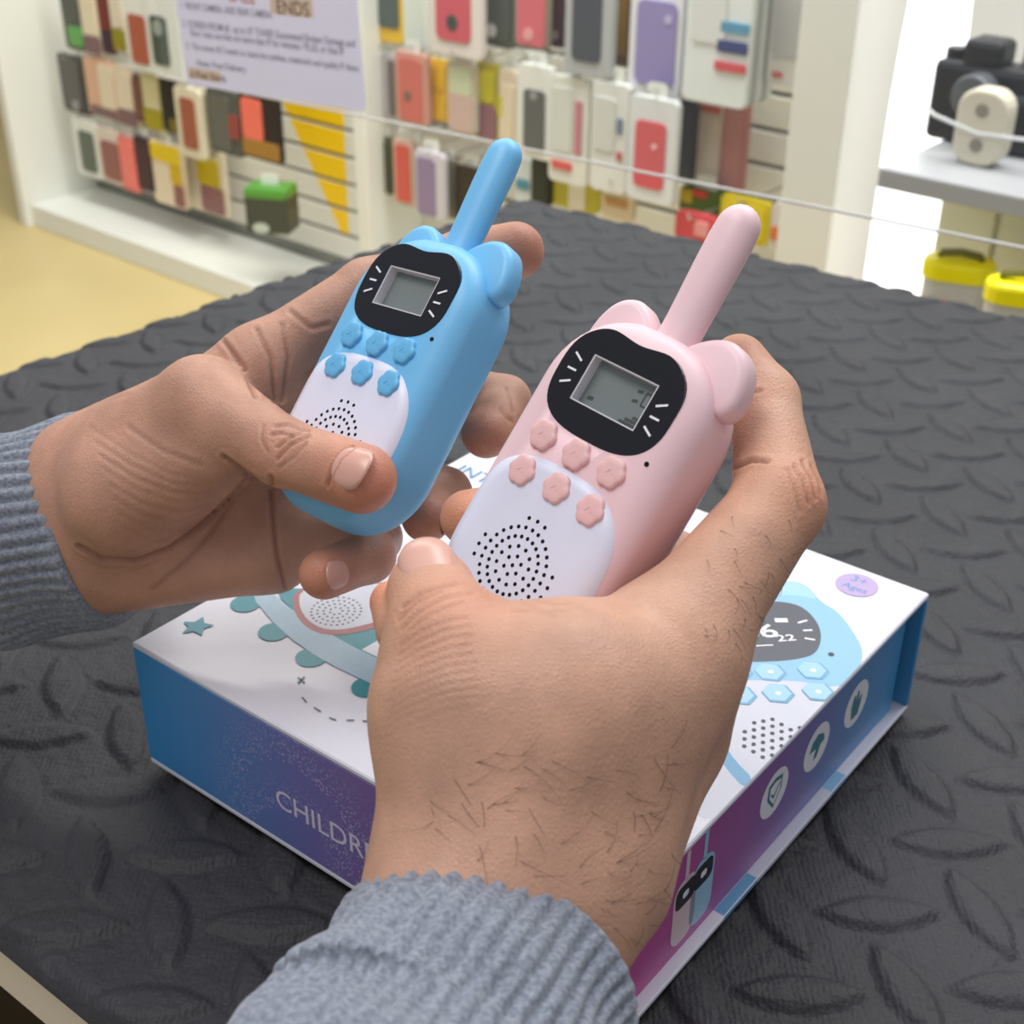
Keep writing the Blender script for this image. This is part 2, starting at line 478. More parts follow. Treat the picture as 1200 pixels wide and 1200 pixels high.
# ------------------------------------------------------------------ hanging phone case packs
GREY, WHT, CRM, BLK, DGR = (92, 94, 88), (228, 230, 224), (228, 216, 192), (34, 32, 34), (74, 82, 76)
MAU, YEL, OLV, COR, RED, PNK = (128, 98, 100), (232, 200, 20), (176, 160, 30), (240, 120, 104), (198, 84, 88), (214, 108, 122)
LAV, BRN, SIL, MAR, PUR = (146, 134, 184), (158, 96, 76), (176, 178, 182), (84, 44, 48), (56, 40, 60)


def cmat(c, rough=.35):
    return mat('pack_%d_%d_%d' % c, c, rough, .5, .05, 60)


m_hook = mat('hook_steel', (190, 190, 190), .3, .6, .02, 50, metal=.8)


def package(x0, y0, x1, y1, body, panels, label, d=.10, t=.014, tab=True, group='phone case packs hanging on the slat wall', name='phone_case_pack', marks=(), extra=0):
    """a hanging pack: card body, hang tab with a hole, raised phone case or printed fields; sized on the wall plane"""
    xm = (x0+x1)/2; ym = (y0+y1)/2
    sA, _ = wp(x0, ym, d); sB, _ = wp(x1, ym, d); _, zT = wp(xm, y0, d); _, zB = wp(xm, y1, d)
    sc = wp(xm, ym, d)[0]; W, H = sB-sA, zT-zB
    e = empty(name, matrix=WROT @ Matrix.Translation((sc, d, zB)))
    tag(e, label, 'phone case', group)
    link('pack_body', prism_me('pb', [(x, y+H/2) for x, y in rrect(W, H, min(.012, W*.15), 3)], -t, 0, .002, 'y'), cmat(body), e)
    if tab:
        tw = min(.045, W*.6)
        P = [(x, y+H+.008) for x, y in rrect(tw, .034, .01, 3)]
        link('hang_tab', prism_me('ht', P, -t*.7, -t*.7+.0012, 0, 'y'), cmat(WHT), e)
    for k, (fx0, fy0, fx1, fy1, c) in enumerate(panels):
        w_, h_ = (fx1-fx0)*W, (fy1-fy0)*H; cx, cy = ((fx0+fx1)/2-.5)*W, (1-(fy0+fy1)/2)*H
        link('phone_case' if k == 0 else 'print_field', prism_me('pc', [(x+cx, y+cy) for x, y in rrect(w_, h_, min(w_, h_)*.16, 3)], -.001, .003+.0004*k, .001, 'y'), cmat(c), e)
    for fx, fy, r, c in marks:
        link('camera_opening', prism_me('co', [((fx-.5)*W+r*W*math.cos(a), (1-fy)*H+r*W*math.sin(a)) for a in np.linspace(0, 2*math.pi, 11)[:-1]], .002, .0045, .0006, 'y'), cmat(c), e)
    for i in range(extra):       # more packs of the same kind behind it on the hook
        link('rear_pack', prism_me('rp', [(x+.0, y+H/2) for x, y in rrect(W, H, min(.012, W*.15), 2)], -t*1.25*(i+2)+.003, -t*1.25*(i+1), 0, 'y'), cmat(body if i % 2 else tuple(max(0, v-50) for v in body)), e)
    # the hook it hangs from belongs to the wall
    zh = zT+.012 if tab else zT-.006
    link('hook', tube_me('hk', [(sc, DB, zh), (sc, d-.02, zh), (sc, d-.025, zh+.012)], .0022, 5), m_hook, wb)
    return e


F1 = [(.18, .16, .82, .94)]
P = package
P(70, -52, 92, 57, (94, 98, 90), [(.1, .2, .9, .7, (84, 88, 82)), (.25, .74, .95, .95, (104, 170, 92))], 'dark grey pack with a green patch, top left of the slat wall')
P(93, -40, 114, 64, CRM, [(.15, .2, .9, .76, (232, 218, 190)), (.05, .78, .95, .98, MAU)], 'cream pack with a mauve foot beside the green-patched pack')
P(114, -35, 127, 62, (104, 50, 48), [(.1, .2, .9, .7, (122, 46, 42)), (.1, .72, .9, .97, PUR)], 'narrow dark red pack with a purple foot in the top row')
P(128, -30, 144, 60, CRM, [(.12, .2, .9, .68, (224, 212, 190)), (.05, .7, .95, .97, (150, 140, 24))], 'cream pack with an olive foot left of the large white packs')
P(146, -28, 174, 82, WHT, [(.16, .4, .86, .92, (172, 92, 68))], 'white pack with a rust brown case in the top row', d=.06)
P(174, -22, 209, 92, WHT, [(.08, .36, .62, .86, (72, 82, 72))], 'white pack with a dark green case left of the notice', d=.05, marks=[(.34, .48, .16, (150, 160, 150))], extra=2)
P(71, 66, 101, 131, (58, 58, 58), [(.1, .06, .78, .94, (92, 90, 88))], 'black pack with a grey case at the far left of the second row', marks=[(.5, .86, .12, (150, 150, 150))], tab=False)
P(101, 70, 134, 136, (222, 178, 150), [(.5, .08, .98, .84, (228, 214, 188)), (.1, .82, .98, .99, MAU)], 'peach and cream pack with a mauve foot beside the black pack')
P(136, 78, 158, 146, (228, 212, 190), [(.1, .1, .9, .72, (230, 216, 192)), (.02, .74, .98, .99, MAU)], 'slim cream pack with a mauve foot in the second row')
P(156, 88, 168, 142, (112, 74, 62), [(.1, .1, .9, .9, (122, 78, 66))], 'narrow brown pack in the second row')
P(167, 88, 189, 152, (222, 214, 160), [(.12, .08, .88, .6, (228, 222, 176)), (.04, .62, .96, .98, (172, 158, 28))], 'pale yellow pack with an olive foot in the second row')
P(188, 92, 206, 154, BLK, [(.1, .1, .9, .8, (26, 24, 26)), (.5, .72, .96, .98, (120, 112, 30))], 'narrow black pack below the dark green case')
P(207, 104, 236, 184, (224, 214, 190), [(.22, .14, .8, .86, (160, 90, 70))], 'cream pack with a brown case under the notice', d=.05, extra=2)
P(244, 106, 281, 180, (84, 86, 82), [(.1, .1, .7, .94, (98, 100, 94)), (.66, .35, .96, .72, (150, 70, 66))], 'grey pack with a dull red spot under the notice', d=.06)
P(281, 110, 326, 187, (38, 26, 28), [(.08, .1, .6, .72, (244, 118, 98)), (.06, .7, .98, .96, (168, 122, 52))], 'black pack with a coral case and a gold foot under the notice', d=.06)
P(88, 141, 115, 206, WHT, [(.24, .2, .86, .9, (96, 104, 94))], 'white pack with a small dark green case, left end of the bottom row')
P(116, 152, 141, 214, (224, 210, 198), [(.16, .22, .98, .92, (150, 98, 92))], 'pale pack with a dusty mauve case in the bottom row')
P(140, 162, 160, 223, (236, 128, 122), [(.12, .1, .88, .92, (246, 130, 122))], 'coral pink pack in the bottom row')
P(159, 162, 179, 223, (56, 36, 52), [(.1, .1, .9, .9, (70, 38, 50))], 'dark plum pack beside the coral pink pack')
P(178, 168, 214, 240, (232, 216, 190), [(.06, .04, .96, .3, YEL), (.62, .3, .95, .62, (212, 176, 20)), (.68, .62, .98, .96, (146, 94, 92))], 'cream pack with a yellow band and mauve strip in the bottom row')
P(215, 172, 262, 248, (232, 220, 198), [(.38, .16, .9, .56, (206, 184, 20)), (.42, .56, .96, .97, (152, 106, 108))], 'larger cream pack with a yellow block over a mauve block', d=.15)
# right bay, upper row
P(437, -50, 472, 50, (226, 184, 40), [(.18, .1, .86, .82, (74, 88, 86))], 'yellow edged pack with a dark teal case, top left of the right bay')
P(472, -55, 501, 66, (226, 230, 224), [(.1, .3, .8, .92, (214, 222, 214))], 'plain white pack beside the teal case')
P(502, -60, 564, 66, (226, 216, 212), [(.14, .2, .8, .86, (204, 88, 102))], 'white pack with a rose red case and dark square camera opening', d=.06, marks=[(.46, .68, .11, (60, 70, 66))])
P(566, -60, 602, 56, (84, 90, 82), [(.1, .15, .9, .92, (78, 84, 78))], 'dark green case with a round silver mark in the upper row', marks=[(.3, .83, .17, (190, 192, 190))])
P(603, -55, 642, 57, (150, 140, 120), [(.1, .12, .94, .97, (210, 104, 116))], 'pink case in the upper row beside the dark green one', d=.07, marks=[(.45, .85, .15, (226, 160, 160))])
P(641, -50, 662, 56, (66, 46, 50), [(.1, .12, .9, .9, (78, 50, 56))], 'narrow maroon case right of the pink one', marks=[(.5, .86, .2, (140, 130, 130))])
P(662, -60, 718, 90, (176, 178, 180), [(.17, .3, .78, .88, (72, 76, 86))], 'silver pack with a slate grey case in the upper row', d=.04)
P(718, -40, 737, 76, (112, 86, 56), [(.1, .3, .9, .9, (150, 112, 40))], 'narrow gold brown pack between silver and lavender packs')
P(738, -60, 800, 112, (224, 224, 230), [(.14, .34, .9, .93, LAV)], 'large white pack with a lavender case in the upper row', d=.055, marks=[(.74, .46, .07, (186, 178, 214))], extra=2)
P(803, -60, 880, 124, (222, 226, 226), [(.1, .2, .62, .6, (214, 216, 214)), (.55, .44, .98, .51, (90, 150, 180)), (.52, .56, .98, .64, (60, 70, 120)), (.5, .7, .98, .76, (204, 84, 92))], 'large white pack with blue, navy and red stripes', d=.03, extra=4)
P(904, -60, 944, 102, (208, 206, 202), [(.1, .3, .9, .78, (178, 178, 178)), (.2, .9, .5, .94, (196, 90, 90))], 'light grey pack next to the pillar', d=.08)
# right bay, middle row
P(432, 62, 447, 134, (84, 84, 80), [(.1, .1, .9, .9, (90, 90, 84))], 'dark grey pack at the right edge of the notice')
P(447, 64, 464, 138, (178, 172, 178), [(.5, .08, .95, .95, (104, 96, 90))], 'slim silver and grey pack beside the notice')
P(463, 62, 500, 145, (204, 150, 136), [(.14, .08, .86, .96, (206, 108, 98))], 'salmon case with a grey camera opening in the middle row', d=.07, marks=[(.42, .6, .12, (124, 100, 84))])
P(500, 70, 523, 142, (236, 190, 50), [(.06, .06, .94, .48, (244, 194, 40)), (.06, .54, .9, .94, (244, 196, 50))], 'yellow pack of two blocks in the middle row')
P(524, 72, 556, 156, (204, 194, 176), [(.1, .08, .9, .45, (206, 214, 180)), (.06, .45, .94, .97, (206, 176, 164))], 'pale green and pink pack in the middle row', d=.08)
P(556, 74, 583, 164, (182, 168, 40), [(.2, .1, .84, .5, (206, 194, 30)), (.06, .54, .96, .98, (140, 94, 104))], 'olive yellow pack with a mauve lower half')
P(584, 82, 607, 168, (226, 210, 186), [(.1, .2, .8, .95, (230, 212, 184)), (.02, .36, .24, .66, (206, 196, 40))], 'cream pack with a yellow edge left of the white packs')
P(606, 76, 646, 186, (226, 226, 220), [(.2, .26, .82, .92, (92, 92, 90))], 'white pack with a charcoal case in the middle row', d=.06, marks=[(.5, .32, .1, (150, 150, 148))])
P(643, 90, 689, 216, (220, 220, 212), [(.08, .1, .6, .7, (210, 212, 204)), (.1, .79, .62, .87, (206, 96, 92)), (.68, .2, .84, .7, (196, 120, 136))], 'white pack with a red print line and pink stripe', d=.05)
P(692, 96, 735, 226, (220, 220, 216), [(.1, .14, .66, .62, (208, 208, 202)), (.72, .3, .86, .44, (110, 120, 150)), (.74, .6, .88, .68, (190, 100, 100))], 'plain white pack between the red-printed and red-cased packs', d=.04)
P(735, 114, 791, 238, (218, 220, 222), [(.16, .22, .8, .86, (208, 90, 98))], 'white pack with a coral red case in the middle row', d=.02, marks=[(.58, .45, .05, (240, 200, 200))])
P(790, 118, 813, 212, (44, 44, 46), [(.1, .1, .9, .94, (52, 52, 54))], 'black patterned case right of the coral red one')
P(812, 118, 845, 222, (218, 200, 188), [(.1, .2, .9, .94, (222, 206, 192)), (.1, .04, .9, .12, (200, 96, 84))], 'beige pack below the striped white pack', d=.15)
P(845, 120, 873, 224, (190, 124, 122), [(.15, .1, .85, .95, (196, 134, 130))], 'dusty rose pack beside the beige pack', d=.15)
# right bay, lower row
P(436, 160, 460, 226, (84, 84, 64), [(.12, .1, .9, .95, (78, 80, 62))], 'dark olive case at the left of the lower row')
P(461, 164, 484, 240, (206, 176, 160), [(.16, .08, .86, .94, (208, 92, 84))], 'brick red case in the lower row', d=.08)
P(486, 178, 520, 255, (206, 202, 210), [(.1, .1, .72, .97, (146, 128, 162))], 'pale pack with a mauve lavender case in the lower row', d=.07)
P(520, 188, 533, 256, (120, 120, 112), [(.2, .1, .5, .95, (84, 84, 78))], 'narrow grey striped pack in the lower row')
P(533, 196, 566, 262, (66, 56, 46), [(.1, .1, .9, .95, (58, 48, 40))], 'dark brown pack left of the blue antenna')
P(604, 186, 622, 246, (206, 214, 216), [(.1, .4, .9, .6, (80, 140, 160))], 'white pack with a teal band right of the blue antenna')
P(622, 180, 645, 240, (40, 44, 42), [(.1, .1, .9, .95, (48, 54, 50))], 'black green pack right of the blue antenna')
P(645, 202, 700, 246, (190, 180, 60), [(.4, .3, .75, .95, (232, 226, 210))], 'olive yellow pack with a white field above the mat edge', d=.11)
P(704, 222, 741, 258, (214, 196, 166), [(.15, .3, .85, .55, (190, 140, 90))], 'small beige pack above the mat edge', d=.06)
P(795, 222, 850, 254, (70, 96, 44), [(.3, .05, .6, .3, (200, 60, 60)), (.05, .1, .3, .6, (180, 160, 40))], 'green pack with red and yellow print above the mat edge', d=.12)
P(790, 250, 838, 286, (208, 74, 84), [(.5, .2, .85, .7, (226, 150, 150))], 'red pack on the lowest row above the mat', d=.04, tab=False)
P(842, 232, 902, 284, (206, 186, 40), [(.1, .1, .9, .9, (214, 194, 44))], 'mustard yellow pack behind the pink antenna', d=.06, tab=False)
P(902, 240, 940, 296, (206, 200, 196), [(.05, .5, .6, .8, (204, 116, 60)), (.3, .3, .95, .5, (80, 100, 150))], 'pale pack with orange and blue print beside the pillar', d=.06, tab=False)

# green lidded tin-like box hanging in the left bay
sA, zT = wp(292, 200, .04); sB, zB = wp(345, 276, .04)
gb = empty('accessory_box', matrix=WROT @ Matrix.Translation(((sA+sB)/2, .04, zB)) @ Matrix.Rotation(math.radians(28), 4, 'Z')); tag(gb, 'dark grey accessory box with a green top above the white ledge', 'box')
Wb = (sB-sA)*.72; Hb = zT-zB
link('box_body', box_me('bb', -Wb/2, Wb/2, -Wb*.36, Wb*.36, 0, Hb*.74, .003), cmat((66, 70, 62)), gb)
link('green_top', box_me('gt', -Wb/2-.001, Wb/2+.001, -Wb*.36-.001, Wb*.36+.001, Hb*.62, Hb*.86, .008), cmat((86, 150, 60)), gb)
link('hang_tab', box_me('tb', -Wb*.2, Wb*.2, -.002, .002, Hb*.84, Hb*1.05, .0005), cmat(WHT), gb)
link('label_patch', prism_me('lpz', [(Wb*.2*math.cos(a)-Wb*.15, Hb*.1+Wb*.12*math.sin(a)) for a in np.linspace(0, 6.283, 12)[:-1]], Wb*.36, Wb*.36+.001, 0, 'y'), cmat((190, 200, 190)), gb)

# ------------------------------------------------------------------ alcove shelf and what stands on it
sL, zS = wp(1030, 196, -.40)
sh = link('display_shelf', box_me('shelf', sL, S_END-.02, -.40, -.082, zS-.026, zS, .003), mat('shelf_grey', (172, 172, 175), .4, .5, .03, 20)); sh.matrix_world = WROT
tag(sh, 'light grey display shelf right of the light panel', 'shelf')
m_blk = mat('camera_black', (26, 27, 32), .4, .5, .1, 60)


def on_wall(px, py, d, z=None):
    s, zz = wp(px, py, d); return WROT @ Matrix.Translation((s, d, zz if z is None else z))


ce = empty('camera_gear', matrix=on_wall(1140, 165, -.20, zS)); tag(ce, 'black camera gear with lens and strap standing on the grey shelf', 'camera')
link('camera_body', box_me('cb', -.06, .075, -.03, .03, 0, .105, .01), m_blk, ce)
link('viewfinder', box_me('vf', -.025, .03, -.028, .025, .1, .135, .009), m_blk, ce)
link('base_block', box_me('cb2', .03, .20, -.04, .05, 0, .075, .01), m_blk, ce)
link('lens', prism_me('ln', [(.028*math.cos(a)+.01, .07+.028*math.sin(a)) for a in np.linspace(0, 6.283, 19)[:-1]], .03, .06, .004, 'y'), mat('lens_grey', (90, 92, 98), .25, .6, .05, 60), ce)
link('top_dial', prism_me('td', [(.014*math.cos(a)-.042, .014*math.sin(a)) for a in np.linspace(0, 6.283, 15)[:-1]], .1, .118, .003), m_blk, ce)
link('strap', tube_me('st', [(.05, 0, .1), (.06, 0, .2), (.065, .01, .32), (.07, .02, .5)], .004, 6), mat('strap_grey', (110, 108, 106), .6, .3, .1, 200), ce)
dv = empty('cream_gadget', matrix=on_wall(1146, 188, -.30, zS)); tag(dv, 'cream handheld gadget with two round openings and a white cable', 'gadget')
link('gadget_body', prism_me('gb', [(x, y+.0475) for x, y in rrect(.066, .095, .026, 5)], -.015, .015, .004, 'y'), mat('cream_plastic', (222, 214, 192), .4, .5, .04, 60), dv)
for zc in (.07, .026):
    link('round_opening', prism_me('ro', [(.009*math.cos(a), zc+.009*math.sin(a)) for a in np.linspace(0, 6.283, 15)[:-1]], .014, .0165, .001, 'y'), mat('opening_grey', (150, 142, 126), .5, .4, .05, 60), dv)
link('cable', tube_me('cbl', [(-.11, .0, .075), (-.06, -.018, .055), (0, -.019, .042), (.07, -.012, .044), (.15, -.01, .07)], .0025, 6), mat('white_cable', (220, 220, 220), .4, .4, .02, 60), dv)


def tub(px0, py0, px1, py1, d, label, sc):
    s0, zt = wp(px0, py0, d); s1, zb_ = wp(px1, py1, d)
    e = empty('storage_tub', matrix=WROT @ Matrix.Translation(((s0+s1)/2, d, FLOOR)) @ Matrix.Rotation(math.radians(18), 4, 'Z')); tag(e, label, 'tub', 'yellow lidded tubs by the alcove')
    Wt = (s1-s0)*.84; zt -= FLOOR; zb_ = zt-.16*sc
    link('stand', box_me('std', -Wt/2-.02, Wt/2+.02, -Wt*.4, Wt*.4, 0, zb_-.0, .004), m_white, e)
    link('tub_body', prism_me('tbb', rrect(Wt*.92, Wt*.55, .02, 4), zb_, zt-.02, 0), mat('clear_tub', (200, 200, 196), .3, .5, .08, 30), e)
    link('lid', prism_me('lid', rrect(Wt, Wt*.62, .025, 4), zt-.024, zt, .006), mat('yellow_lid', (255, 240, 10), .35, .5, .03, 40), e)
    link('print_label', box_me('pl', -Wt*.34, Wt*.2, -Wt*.283, -Wt*.273, zb_+.01, zt-.05, .0), cmat((196, 110, 84)), e)
    link('carry_handle', tube_me('hd', [(-Wt*.3, 0, zt-.004), (-Wt*.26, 0, zt+.006), (0, 0, zt+.009), (Wt*.26, 0, zt+.006), (Wt*.3, 0, zt-.004)], .005, 6), mat('handle_olive', (110, 108, 40), .5, .4, .05, 60), e)


tub(1080, 292, 1168, 345, -.34, 'clear tub with a yellow lid and red print right of the light panel', 1.0)
tub(1152, 318, 1240, 365, -.46, 'yellow lidded tub at the right edge of the picture', 1.0)
s0, z0_ = wp(1108, 228, -.18); s1 = wp(1260, 228, -.18)[0]
cu = empty('cabinet_unit', matrix=WROT @ Matrix.Translation((s0, -.22, FLOOR))); tag(cu, 'pale cream cabinet under the grey shelf', 'cabinet')
link('cabinet_body', box_me('cbt', 0, s1-s0, .03, .135, 0, zS-.03-FLOOR, .003), mat('cabinet_cream', (232, 232, 204), .45, .4, .02, 20), cu)
for k in range(2):
    dw = (s1-s0)/2
    link('cabinet_door', box_me('cdr', k*dw+.004, (k+1)*dw-.004, .02, .031, .02, zS-.05-FLOOR, .002), mat('cabinet_cream', (232, 232, 204)), cu)

# ------------------------------------------------------------------ gift box
BH = .060
BF = np.array([.03268, .29298, 0.0]); BYAW = .9081
E1 = np.array([math.cos(BYAW), math.sin(BYAW), 0]); E2 = np.array([-math.sin(BYAW), math.cos(BYAW), 0]); E3 = np.array([0, 0, 1.0])
BW, BL = .2280, .2284
gbx = empty('gift_box', matrix=frame(BF, E1, E2, E3)); tag(gbx, 'white gift box with blue to purple sides lying on the black mat', 'box')


def grad_mat(name, axis, stops, length, rough=.35, coords='Object', dots=False):
    m = bpy.data.materials.new(name); m.use_nodes = True; nt = m.node_tree; b = nt.nodes['Principled BSDF']
    tc = nt.nodes.new('ShaderNodeTexCoord'); sp = nt.nodes.new('ShaderNodeSeparateXYZ'); nt.links.new(tc.outputs[coords], sp.inputs[0])
    dv_ = nt.nodes.new('ShaderNodeMath'); dv_.operation = 'DIVIDE'; nt.links.new(sp.outputs[axis], dv_.inputs[0]); dv_.inputs[1].default_value = length
    r = nt.nodes.new('ShaderNodeValToRGB'); nt.links.new(dv_.outputs[0], r.inputs[0])
    el = r.color_ramp.elements
    while len(el) > 1: el.remove(el[-1])
    el[0].position = stops[0][0]; el[0].color = (*lin(stops[0][1]), 1)
    for p, c in stops[1:]:
        e = el.new(p); e.color = (*lin(c), 1)
    out = r.outputs[0]
    if dots:
        # printed halftone arcs: fine dots inside ring bands around a few centres
        vo = nt.nodes.new('ShaderNodeTexVoronoi'); vo.inputs['Scale'].default_value = 780; nt.links.new(tc.outputs[coords], vo.inputs['Vector'])
        lt = nt.nodes.new('ShaderNodeMath'); lt.operation = 'LESS_THAN'; nt.links.new(vo.outputs['Distance'], lt.inputs[0]); lt.inputs[1].default_value = .34
        acc = None
        for cy, cz, r0, r1 in dots:
            cb = nt.nodes.new('ShaderNodeCombineXYZ'); nt.links.new(sp.outputs['Y'], cb.inputs[0]); nt.links.new(sp.outputs['Z'], cb.inputs[1])
            ds = nt.nodes.new('ShaderNodeVectorMath'); ds.operation = 'DISTANCE'; nt.links.new(cb.outputs[0], ds.inputs[0]); ds.inputs[1].default_value = (cy, cz, 0)
            mr = nt.nodes.new('ShaderNodeMapRange'); mr.inputs['From Min'].default_value = r0; mr.inputs['From Max'].default_value = r1; mr.inputs['To Min'].default_value = 1; mr.inputs['To Max'].default_value = 0
            nt.links.new(ds.outputs['Value'], mr.inputs['Value'])
            gt_ = nt.nodes.new('ShaderNodeMath'); gt_.operation = 'GREATER_THAN'; nt.links.new(ds.outputs['Value'], gt_.inputs[0]); gt_.inputs[1].default_value = r0
            mu = nt.nodes.new('ShaderNodeMath'); mu.operation = 'MULTIPLY'; nt.links.new(gt_.outputs[0], mu.inputs[0]); nt.links.new(mr.outputs[0], mu.inputs[1])
            if acc is None: acc = mu
            else:
                mm = nt.nodes.new('ShaderNodeMath'); mm.operation = 'MAXIMUM'; nt.links.new(acc.outputs[0], mm.inputs[0]); nt.links.new(mu.outputs[0], mm.inputs[1]); acc = mm
        fm = nt.nodes.new('ShaderNodeMath'); fm.operation = 'MULTIPLY'; nt.links.new(acc.outputs[0], fm.inputs[0]); nt.links.new(lt.outputs[0], fm.inputs[1])
        f2 = nt.nodes.new('ShaderNodeMath'); f2.operation = 'MULTIPLY'; nt.links.new(fm.outputs[0], f2.inputs[0]); f2.inputs[1].default_value = .75
        mx = nt.nodes.new('ShaderNodeMix'); mx.data_type = 'RGBA'; nt.links.new(f2.outputs[0], mx.inputs[0]); nt.links.new(out, mx.inputs[6]); mx.inputs[7].default_value = (*lin((196, 186, 220)), 1)
        out = mx.outputs[2]
    nt.links.new(out, b.inputs['Base Color']); b.inputs['Roughness'].default_value = rough
    return m


CT = .0026                      # board thickness
m_lid = mat('box_white_card', (226, 226, 238), .38, .5, .01, 30)
m_blue = mat('box_blue_card', (74, 150, 200), .4, .5, .04, 40)
m_front = grad_mat('box_front_gradient', 'Y', [(0, (150, 84, 140)), (.35, (138, 98, 156)), (.6, (118, 116, 180)), (.82, (86, 140, 200)), (1, (60, 152, 214))], BL,
                   dots=[(.140, .014, .030, .052), (.140, -.006, .027, .046), (.092, .004, .026, .042), (.075, -.02, .026, .044), (.036, .012, .026, .046)])
m_side = grad_mat('box_side_gradient', 'X', [(0, (206, 68, 150)), (.25, (180, 86, 158)), (.5, (142, 106, 172)), (.72, (104, 138, 194)), (1, (62, 158, 214))], BW)
link('lid', box_me('lid', 0, BW, 0, BL, BH-CT, BH, .0006, 1), m_lid, gbx)
link('base_board', box_me('base', 0, BW, 0, BL, 0.0, CT, .0006, 1), m_lid, gbx)
link('front_flap', box_me('ff', 0, CT, 0, BL, CT, BH-CT, .0003, 1), m_front, gbx)
link('spine', box_me('sp', BW-CT, BW, 0, BL, CT, BH-CT, .0003, 1), m_blue, gbx)
RC = .0045
link('tray', box_me('tray', CT, BW-CT-.006, RC, BL-RC, CT, BH-CT, .0003, 1), m_side, gbx)


def top_pt(px, py):
    P = on_z(px, py, BH)-BF; return np.array([P@E1, P@E2])


def side_pt(px, py):
    P = on_plane(px, py, BF+E2*RC, E2)-BF; return np.array([P@E1, P[2]])


def front_pt(px, py):
    P = on_plane(px, py, BF, E1)-BF; return np.array([P@E2, P[2]])


LAY = [BH]


def clip_top(P):
    """clip a polygon to the lid"""
    P = [np.array(p) for p in P]
    for ax, lo, sgn in ((0, .0003, 1), (0, -(BW-.0003), -1), (1, .0003, 1), (1, -(BL-.0003), -1)):
        out = []
        for i in range(len(P)):
            a, b = P[i], P[(i+1) % len(P)]
            fa, fb = sgn*a[ax]-lo, sgn*b[ax]-lo
            if fa >= 0: out.append(a)
            if fa*fb < 0: out.append(a+(b-a)*fa/(fa-fb))
        P = out
    return P


def smooth_poly(P, n=2):
    P = [np.array(p, float) for p in P]
    for _ in range(n):
        Q = []
        for i in range(len(P)):
            a, b = P[i], P[(i+1) % len(P)]
            Q += [a*.75+b*.25, a*.25+b*.75]
        P = Q
    return P


def decal(name, pix, m, n=2, raw=False):
    """a flat print on the lid, given as an outline"""
    P = [np.array(p) if raw else top_pt(*p) for p in pix]
    if n: P = smooth_poly(P, n)
    P = clip_top(P)
    if len(P) < 3: return None
    LAY[0] += .000012
    me_ = mesh(name, [(p[0], p[1], LAY[0]) for p in P], [tuple(range(len(P)))])
    bm = bmesh.new(); bm.from_mesh(me_)
    bmesh.ops.triangulate(bm, faces=bm.faces[:])
    for f in bm.faces:
        if f.normal.z < 0: f.normal_flip()
    bm.to_mesh(me_); bm.free()
    return link(name, me_, m, gbx)


def decal_multi(name, polys, m):
    LAY[0] += .000012
    V = []; F = []
    for P in polys:
        P = clip_top(P)
        if len(P) < 3: continue
        a = sum(P[i][0]*P[(i+1) % len(P)][1]-P[(i+1) % len(P)][0]*P[i][1] for i in range(len(P)))
        if a < 0: P = P[::-1]
        F.append(tuple(range(len(V), len(V)+len(P)))); V += [(p[0], p[1], LAY[0]) for p in P]
    return link(name, mesh(name, V, F), m, gbx)


def circ(c, r, n=14, r2=None): return [np.array(c)+np.array([r*math.cos(a), (r2 or r)*math.sin(a)]) for a in np.linspace(0, 2*math.pi, n, endpoint=False)]


def top_text(s, px, py, hpx, m, xdir=None, name='lettering', bold=.0, stretch=1.0, align='CENTER'):
    c = top_pt(px, py)
    x = np.array(xdir) if xdir is not None else np.array([0, -1.0])
    x = x/np.linalg.norm(x); y = np.array([-x[1], x[0]])
    LAY[0] += .000012
    o = link(name, text_me(s, 1.0, 0, align, bold), m, gbx)
    o.matrix_local = frame((c[0], c[1], LAY[0]), (x[0]*hpx*stretch, x[1]*hpx*stretch, 0), (y[0]*hpx, y[1]*hpx, 0), (0, 0, 1))
    return o


m_pblue = mat('print_sky_blue', (140, 190, 224), .38, .5, .04, 50)
m_pblue2 = mat('print_pale_blue', (160, 204, 232), .38, .5, .03, 50)
m_pblue3 = mat('print_mid_blue', (104, 164, 204), .38, .5, .03, 50)
m_pgrey = mat('print_lilac_grey', (206, 208, 222), .38, .5, .03, 50)
m_pdark = mat('print_dark_display', (74, 76, 90), .36, .5, .04, 50)
m_pwhite = mat('print_white', (240, 240, 246), .38, .5, 0)
m_pblack = mat('print_black', (40, 42, 52), .4, .5, 0)
m_teal = mat('print_teal', (36, 136, 152), .38, .5, .04, 50)
m_pred = mat('print_red_brown', (166, 92, 96), .38, .5, .03, 50)
m_band = mat('print_strap', (166, 192, 212), .4, .5, .12, 900)
m_line = mat('print_line_grey', (110, 120, 140), .4, .5, 0)
m_tblue = mat('print_text_blue', (92, 140, 190), .38, .5, 0)
m_badge = grad_mat('print_badge', 'Y', [(0, (190, 160, 205)), (1, (120, 170, 215))], BL*1.0)
